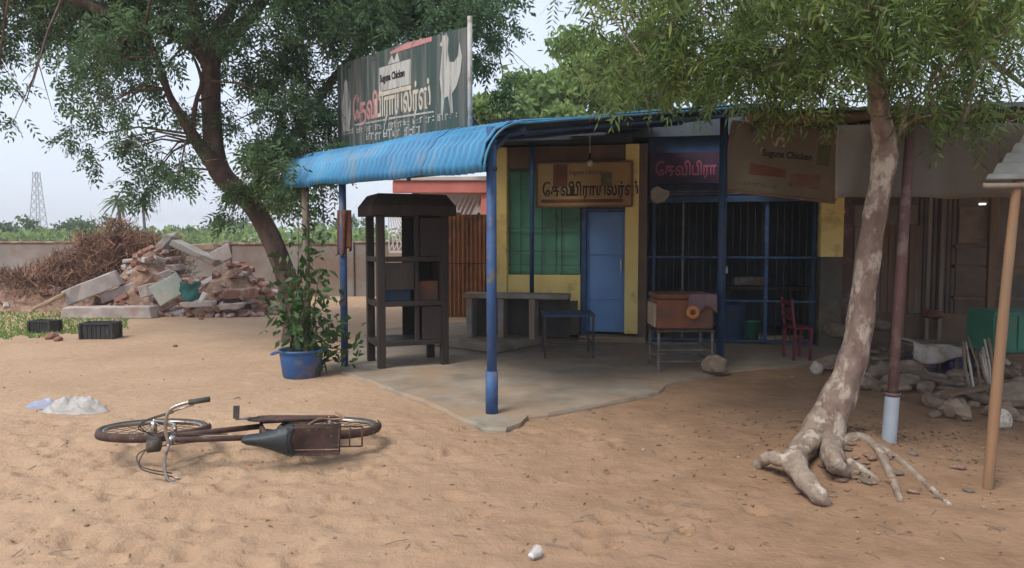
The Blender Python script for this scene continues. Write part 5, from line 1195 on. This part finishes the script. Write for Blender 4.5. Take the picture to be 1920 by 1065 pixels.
# ------------------------------------------------------------------ black crates
def crate(px0, px1, py, rot, label):
    a, b = gp(px0, py), gp(px1, py); w_ = (b-a).length*.86; d_ = w_*.62; h = w_*.56; c_ = (a+b)/2 + Vector((0, d_*.5, 0)); z0 = Hs(c_.x, c_.y)-.01
    t = thing('black_crate', label, 'crate', (c_.x, c_.y, z0)); rm = Matrix.Rotation(rot, 3, 'Z')
    def part(name, x0, x1, y0, y1, za, zb): MB().obox(Vector((c_.x, c_.y, z0)) + rm @ Vector((x0, y0, za)), rm @ Vector((x1-x0,0,0)), rm @ Vector((0,y1-y0,0)), Z*(zb-za)).build(name, M['black_crate'], t, bevel=.004)
    W_, D2_ = w_/2, d_/2
    part('base', -W_, W_, -D2_, D2_, 0, .015)
    for nm, y in (('front_wall', -D2_), ('back_wall', D2_-.014)): part(nm, -W_+.02, W_-.02, y, y+.014, .015, h*.86)
    for x in (-W_, W_-.014): part('end_wall', x, x+.014, -D2_+.02, D2_-.02, .015, h*.86)
    part('rim', -W_-.015, W_+.015, -D2_-.015, -D2_+.012, h*.86, h); part('rim', -W_-.015, W_+.015, D2_-.012, D2_+.015, h*.86, h)
    part('rim', -W_-.015, -W_+.012, -D2_+.0125, D2_-.0125, h*.86, h); part('rim', W_-.012, W_+.015, -D2_+.0125, D2_-.0125, h*.86, h)
    for k_ in range(7):
        x = -W_+.03+k_*(w_-.075)/6; part('rib', x, x+.015, -D2_-.010, -D2_-.0005, .02, h*.85)
    for sx_ in (-1, 1):
        for sy_ in (-1, 1): part('corner_post', sx_*W_-.02, sx_*W_+.02, sy_*D2_-.02, sy_*D2_+.02, 0, h*.859)
crate(146, 213, 637, R(2), 'black plastic crate on the sand just past the grass')
crate(50, 102, 624, R(-10), 'black plastic crate standing on the green grass')
for px, py, w_ in ((95,636,24),(108,640,16)): stone(px, py, w_, 3, 'broken red brick on the sand below the black crates', 'bricks by the crates', M['brick'], name='brick', cat='brick')

# ------------------------------------------------------------------ plastic bag
g_ = gp(122, 776); z0 = Hs(g_.x, g_.y); bg = thing('plastic_bag', 'crumpled white plastic bag with bluish neck lying on the sand', 'bag', (g_.x, g_.y, z0))
def crumple(cx, cy, rx, ry, h, seed, mm, name, rot=0):
    q = MB(); n, m_ = 48, 16; c, s = math.cos(rot), math.sin(rot)
    for j in range(m_+1):
        r_ = j/m_
        for i in range(n):
            a = 2*math.pi*i/n; rad = r_*(1+.28*float(vn(math.cos(a)*2+seed, math.sin(a)*2, 1)))
            x, y = rx*rad*math.cos(a), ry*rad*math.sin(a); x, y = x*c-y*s, x*s+y*c
            z = h*(1-r_**2.4)*(1+1.7*float(vn(x*8+seed, y*11, 2))) + .06*abs(float(vn(x*14, y*20+seed, 3)))*(1-r_**2) + .03*float(vn(x*40, y*40+seed, 4))*(1-r_**2)
            q.v.append((cx+x, cy+y, z0 + max(z, -.012)))
    for j in range(m_):
        for i in range(n): a = j*n+i; b = j*n+(i+1) % n; q.f.append((a, a+n, b+n, b))
    q.build(name, mm, bg, smooth=False)
crumple(g_.x+.06, g_.y+.06, .30, .17, .085, 3, M['bag'], 'pouch', R(-6))
crumple(g_.x-.04, g_.y+.10, .17, .12, .085, 13, M['bag'], 'fold', R(30))
crumple(g_.x-.30, g_.y+.16, .19, .05, .05, 8, M['bag_blue'], 'neck', R(-10))

# ------------------------------------------------------------------ bicycle lying on its left side
BS = 1.10
bc0 = gp(450, 832); zb = Hs(bc0.x, bc0.y)
bike = thing('bicycle', 'rusty old black bicycle lying on its side on the sand', 'bicycle', (bc0.x, bc0.y, zb))
fw = Vector((-1, -.17, .03)).normalized(); upb_ = Vector((0, -1, .085)); upb_ = (upb_ - fw*upb_.dot(fw)).normalized(); lf = upb_.cross(fw)   # left side, pointing down
BO_ = Vector((bc0.x+.05, bc0.y+.20, zb+.135))       # midpoint between the wheels' ground contacts, on the bike's centre plane
def K(x, y, z): return BO_ + fw*(x*BS) + lf*(y*BS) + upb_*(z*BS)
rw, fwx, rwx = .345, .60, -.56
def part(mb, name, mm, par=bike, sm=True): return mb.build(name, M[mm], par, smooth=sm)
steer = R(0)
for cx, nm in ((fwx, 'front'), (rwx, 'rear')):
    hub = K(cx, 0, rw)
    q = MB(); q.torus(hub, lf, (rw-.018)*BS, .021*BS, 48, 10); wob = part(q, 'wheel', 'rubber')
    q = MB(); q.torus(hub, lf, (rw-.042)*BS, .012*BS, 48, 6); part(q, 'rim', 'chrome', wob)
    q = MB(); q.tube([K(cx, .05, rw), K(cx, -.05, rw)], .022*BS, 10); q.tube([K(cx, .075, rw), K(cx, -.075, rw)], .008*BS, 8); part(q, 'hub', 'chrome', wob)
    q = MB()
    for i in range(32):
        a = i/32*6.283; sd = .035 if i % 2 else -.035; b = a + (.35 if (i//2) % 2 else -.35)
        q.tube([K(cx+.018*math.cos(b), sd, rw+.018*math.sin(b)), K(cx+(rw-.045)*math.cos(a), 0, rw+(rw-.045)*math.sin(a))], .0022, 4, cap=False)
    part(q, 'spokes', 'rusty', wob)
    # mudguard: curved channel
    q = MB(); a0, a1 = (R(20), R(200)) if nm == 'rear' else (R(10), R(150))
    if nm == 'front': a0, a1 = R(35), R(190)
    angs = np.linspace(a0, a1, 26)
    q.grid(lambda a, v: K(cx+(rw+.018-.012*(v*2)**2)*math.cos(a), v*.05, rw+(rw+.018-.012*(v*2)**2)*math.sin(a)), angs, [-.5*1.1, -.3, 0, .3, .5*1.1])
    o = part(q, 'mudguard', 'rusty'); o.modifiers.new('t', 'SOLIDIFY').thickness = .003
hd0, hd1 = K(.40, 0, .60), K(.365, 0, .80)       # head tube bottom, top
bbk = K(-.09, 0, .29); st = K(-.20, 0, .74)
def tb_(a, b, r_, nm='frame_tube', mm='rusty'): q = MB(); q.tube([a, b], r_*BS*1.25, 10); return part(q, nm, mm)
tb_(hd0, hd1, .019, 'head_tube', 'chrome'); tb_(K(.37,0,.775), K(-.195,0,.72), .0145); tb_(K(.395,0,.63), bbk, .0155); tb_(bbk, st, .015)
for sd in (.055, -.055):
    tb_(K(-.09, sd*.5, .29), K(rwx, sd, rw), .009, 'chain_stay'); tb_(K(-.185, sd*.4, .68), K(rwx, sd, rw), .008, 'seat_stay')
    q = MB(); p, r = smooth_path([K(.40, sd*.6, .59), K(.425, sd, .52), K(.50, sd*1.05, .42), K(fwx, sd, rw)], [.013*BS,.012*BS,.011*BS,.008*BS], 5); q.tube(p, r, 8); part(q, 'fork_blade', 'chrome')
# handlebar: stem and swept bar with grips
tb_(hd1, K(.35, 0, .91), .012, 'stem', 'chrome')
for sd in (1, -1):
    q = MB(); p, r = smooth_path([K(.35, 0, .91), K(.37, sd*.10, .92), K(.345, sd*.21, .93), K(.24, sd*.255, .92), K(.13, sd*.27, .91)], [.011*BS]*5, 6); q.tube(p, r, 8); part(q, 'handlebar', 'chrome')
    q = MB(); q.tube([K(.24, sd*.255, .92), K(.12, sd*.272, .909)], .017*BS, 10); part(q, 'grip', 'rubber')
    q = MB(); q.tube([K(.33, sd*.20, .90), K(.22, sd*.235, .875)], .006*BS, 6); part(q, 'brake_lever', 'chrome')
# head lamp bracket and lamp
q = MB(); q.tube([K(.43,.02,.80), K(.50,.02,.80)], [.045*BS,.052*BS], 14); part(q, 'lamp', 'rubber')
for i, (y0_, x1_, y1_, z1_) in enumerate(((-.2, .42, .02, .62), (.2, .44, -.02, .60), (-.19, .05, -.02, .70), (.18, -.15, .02, .66))):
    q = MB(); p, r = smooth_path([K(.33, y0_, .90), K(.50, y0_*.7, .93), K(.52, y0_*.3, .80), K((x1_+.45)/2, y1_, (z1_+.78)/2-.03), K(x1_, y1_, z1_)], [.0045]*5, 6); q.tube(p, r, 5); part(q, 'brake_cable', 'rubber')
q = MB(); q.tube([K(-.10, .03, .27), K(-.30, .14, .06)], .010, 6); part(q, 'kickstand', 'chrome')
for sd in (.05, -.05):
    for cx_, ax_ in ((fwx, R(120)), (rwx, R(70)), (rwx, R(170))):
        q = MB(); q.tube([K(cx_, sd, rw), K(cx_+(rw+.012)*math.cos(ax_), sd*.6, rw+(rw+.012)*math.sin(ax_))], .004, 5); part(q, 'mudguard_stay', 'chrome')
# saddle
q = MB()
def sad(u, v):
    x = -.36 + .30*u; k_ = max(0, min(1, (.62-u)/.5)); x += -.035*abs(v)**1.5*(1-u)**3; wd = (.034 + .086*(1-u)**1.9)*min(1, .70+u*4)*min(1, .45+(1-u)*7); h_ = .868 + .012*math.cos(u*3) - .05*abs(v)**2.4 + .022*(1-u)**2
    return K(x, v*wd, h_)
q.grid(sad, np.linspace(0, 1, 16), np.linspace(-1, 1, 13)); o = part(q, 'saddle', 'saddle'); o.modifiers.new('t', 'SOLIDIFY').thickness = .03
tb_(st, K(-.225, 0, .84), .012, 'seat_post', 'chrome')
for sd in (.04, -.04):
    q = MB(); q.torus(K(-.32, sd, .815), upb_, .022*BS, .005*BS, 14, 6); q.tube([K(-.32, sd, .79), K(-.32, sd, .85)], .006*BS, 6); part(q, 'saddle_spring', 'chrome')
# rear carrier with stays
for sd in (.065, -.065):
    q = MB(); q.tube([K(-.26, sd, .735), K(-.80, sd, .74)], .006*BS, 6); part(q, 'carrier_rail', 'rusty')
    q = MB(); q.tube([K(-.62, sd, .74), K(rwx, sd, rw)], .005*BS, 6); part(q, 'carrier_stay', 'rusty')
q = MB(); q.tube([K(-.80, -.065, .74), K(-.80, .065, .74)], .006*BS, 6); part(q, 'carrier_bar', 'rusty')
for x in (-.32, -.42, -.52, -.62, -.72): q = MB(); q.tube([K(x, -.065, .742), K(x, .065, .742)], .005*BS, 6); part(q, 'carrier_bar', 'rusty')
q = MB(); q.obox(K(-.66, -.075, .75), fw*.34*BS, lf*.15*BS, upb_*.012*BS); part(q, 'carrier_plate', 'rusty', sm=False)
# basket rack on the carrier
for k_ in range(4):
    z = .765+k_*.045; q = MB(); q.tube([K(-.66,-.085,z), K(-.34,-.085,z), K(-.34,.085,z), K(-.66,.085,z), K(-.66,-.085,z)], .005*BS, 5); part(q, 'basket_wire', 'rusty')
for x in np.linspace(-.66, -.34, 7):
    for sd in (-.085, .085): q = MB(); q.tube([K(x,sd,.76), K(x,sd,.905)], .004*BS, 5); part(q, 'basket_wire', 'rusty')
# crank, pedals, chain case
q = MB(); q.torus(K(-.09, -.05, .29), lf, .09*BS, .006*BS, 24, 6); q.tube([K(-.09,.06,.29), K(-.09,-.07,.29)], .012*BS, 8); part(q, 'chainring', 'rusty')
for sd, (ex, ez) in ((-1, (.05, .44)), (1, (-.23, .14))):
    q = MB(); q.tube([K(-.09, sd*.06, .29), K(ex, sd*.075, ez)], .008*BS, 6); part(q, 'crank', 'chrome')
    q = MB(); q.obox(K(ex-.018, sd*.08, ez-.014), fw*.036*BS, lf*(sd*.085*BS), upb_*.028*BS); part(q, 'pedal', 'rubber', sm=False)
q = MB(); q.plate([(a, b) for a, b in ((.05,.0),(.09,.07),(.05,.13),(-.05,.14),(-.46,.06),(-.53,.02),(-.50,-.05),(-.05,-.09),(.03,-.07))], K(-.09,-.05,.27), fw*BS, upb_*BS, -lf, .012); part(q, 'chain_case', 'rusty', sm=False)
q = MB(); p, r = smooth_path([K(-.46,-.09,.80), K(-.52,-.11,.70), K(-.60,-.10,.66), K(-.68,-.12,.72), K(-.62,-.14,.62)], [.008]*5, 5); q.tube(p, r, 6); q.build('rope', M['bamboo'], bike, smooth=True)

# ------------------------------------------------------------------ small litter
g_ = gp(1003, 1050); z0 = Hs(g_.x, g_.y); cp = thing('plastic_cup', 'small clear crushed plastic cup lying alone on the bare sand', 'cup', (g_.x, g_.y, z0))
q = MB(); ax = Vector((.55, .8, .12)).normalized(); c_ = Vector((g_.x, g_.y, z0+.026)); pts_ = [c_ + ax*(-.035+.065*i/5) for i in range(6)]
q.tube(pts_, [.018,.021,.023,.026,.028,.031], 18, jit=.06, cap=False); q.build('wall', M['clear_plastic'], cp, smooth=True, solid=.0015)
q = MB(); q.torus(pts_[-1], ax, .031, .0022, 24, 5); q.build('rim', M['clear_plastic'], cp, smooth=True)
q = MB(); q.tube([pts_[0]-ax*.001, pts_[0]+ax*.003], .018, 18); q.build('base', M['white_paint'], cp, smooth=True)
g_ = gp(515, 868); stone(468, 872, 14, 2, 'small orange scrap on the sand below the bicycle saddle', None, M['orange'], name='orange_scrap', cat='scrap', flat=.3)
stone(436, 746, 34, 2, 'flat pale scrap lying behind the bicycle', None, M['tan'], name='pale_scrap', cat='scrap', flat=.12)
stone(1372, 1026, 22, 1, 'small dark brown chip lying on the open sand', None, M['wood_brown'], name='bark_chip', cat='chip', flat=.3)
rr = random.Random(77)
for i in range(60):
    px = rr.uniform(20, 1900); py = rr.uniform(640, 1050)
    if 600 < px < 1400 and py < 815: continue
    stone(px, py, rr.uniform(3, 9), i, 'small pebble lying loose on the sandy yard', 'pebbles on the sandy yard', mm=None, name='pebble')
rg = np.random.default_rng(91); n = 450
px_ = rg.uniform(0, 1920, n); py_2 = rg.uniform(690, 1060, n); kp = ~((px_ > 600) & (px_ < 1420) & (py_2 < 820)); G = np.array([tuple(gp(a, b)) for a, b in zip(px_[kp], py_2[kp])]); G[:, 2] = H(G[:, 0], G[:, 1], True)+.004
v, f = leaves(G, rg.normal(size=G.shape)*np.array([1,1,.08]), .032, rg, .45)
stuff(npmesh('leaf_litter', v, f, mat('dry_leaf', (.30,.20,.10), (.20,.13,.075), 3, .9, isl=.5), None, (0, 5, 0)), 'tiny dry leaves scattered over the sandy yard', 'litter')
n = 1300; a_ = rg.uniform(0, 6.28, n); d_ = np.abs(rg.normal(size=n)); G = np.stack([TREE2.x + .5 + 1.5*d_*np.cos(a_), TREE2.y + .35 + 1.0*d_*np.sin(a_), np.zeros(n)], 1); G = G[G[:, 1] > 2.4]; G[:, 2] = H(G[:, 0], G[:, 1], True)+.005
v, f = leaves(G, rg.normal(size=G.shape)*np.array([1,1,.15]), .045, rg, .3)
stuff(npmesh('fallen_leaves', v, f, mat('fallen_leaf', (.26,.17,.095), (.15,.10,.065), 3, .9, isl=.5), None, tuple(TREE2)), 'dry brown leaves fallen around the bare tree roots', 'litter')
q = MB(); rr = random.Random(55)
for i in range(90):
    g_ = gp(rr.uniform(1000, 1900) if i % 3 else rr.uniform(0, 1000), rr.uniform(830, 1055)); a_ = rr.uniform(0, 3.14); l_ = rr.uniform(.03, .13); z_ = Hs(g_.x, g_.y)+.006
    q.tube([(g_.x, g_.y, z_), (g_.x+l_*.5*math.cos(a_)+.008, g_.y+l_*.5*math.sin(a_), z_+.006), (g_.x+l_*math.cos(a_), g_.y+l_*math.sin(a_), z_)], .0025, 4)
stuff(q.build('fallen_twigs', M['wood_grey'], None, (1, 4, 0)), 'thin dry twigs strewn over the sandy yard', 'litter')

# ------------------------------------------------------------------ hazy air
q = MB(); q.box(-1200, 1200, -1200, 1200, -1.2, 22); hz = q.build('haze', M['ink'], None); hz.data.materials.clear()
hm = bpy.data.materials.new('haze_air'); hm.use_nodes = True; hn_ = hm.node_tree; hn_.nodes.clear()
ho = hn_.nodes.new('ShaderNodeOutputMaterial'); hv = hn_.nodes.new('ShaderNodeVolumePrincipled')
hv.inputs['Color'].default_value = (.95,.97,1,1); hv.inputs['Density'].default_value = HAZE; hv.inputs['Anisotropy'].default_value = 0
hn_.links.new(hv.outputs[0], ho.inputs['Volume']); hz.data.materials.append(hm); hz['kind'] = 'stuff'
hz.display_type = 'WIRE'

for o in list(bpy.data.objects):
    if '_b' in o: del o['_b']
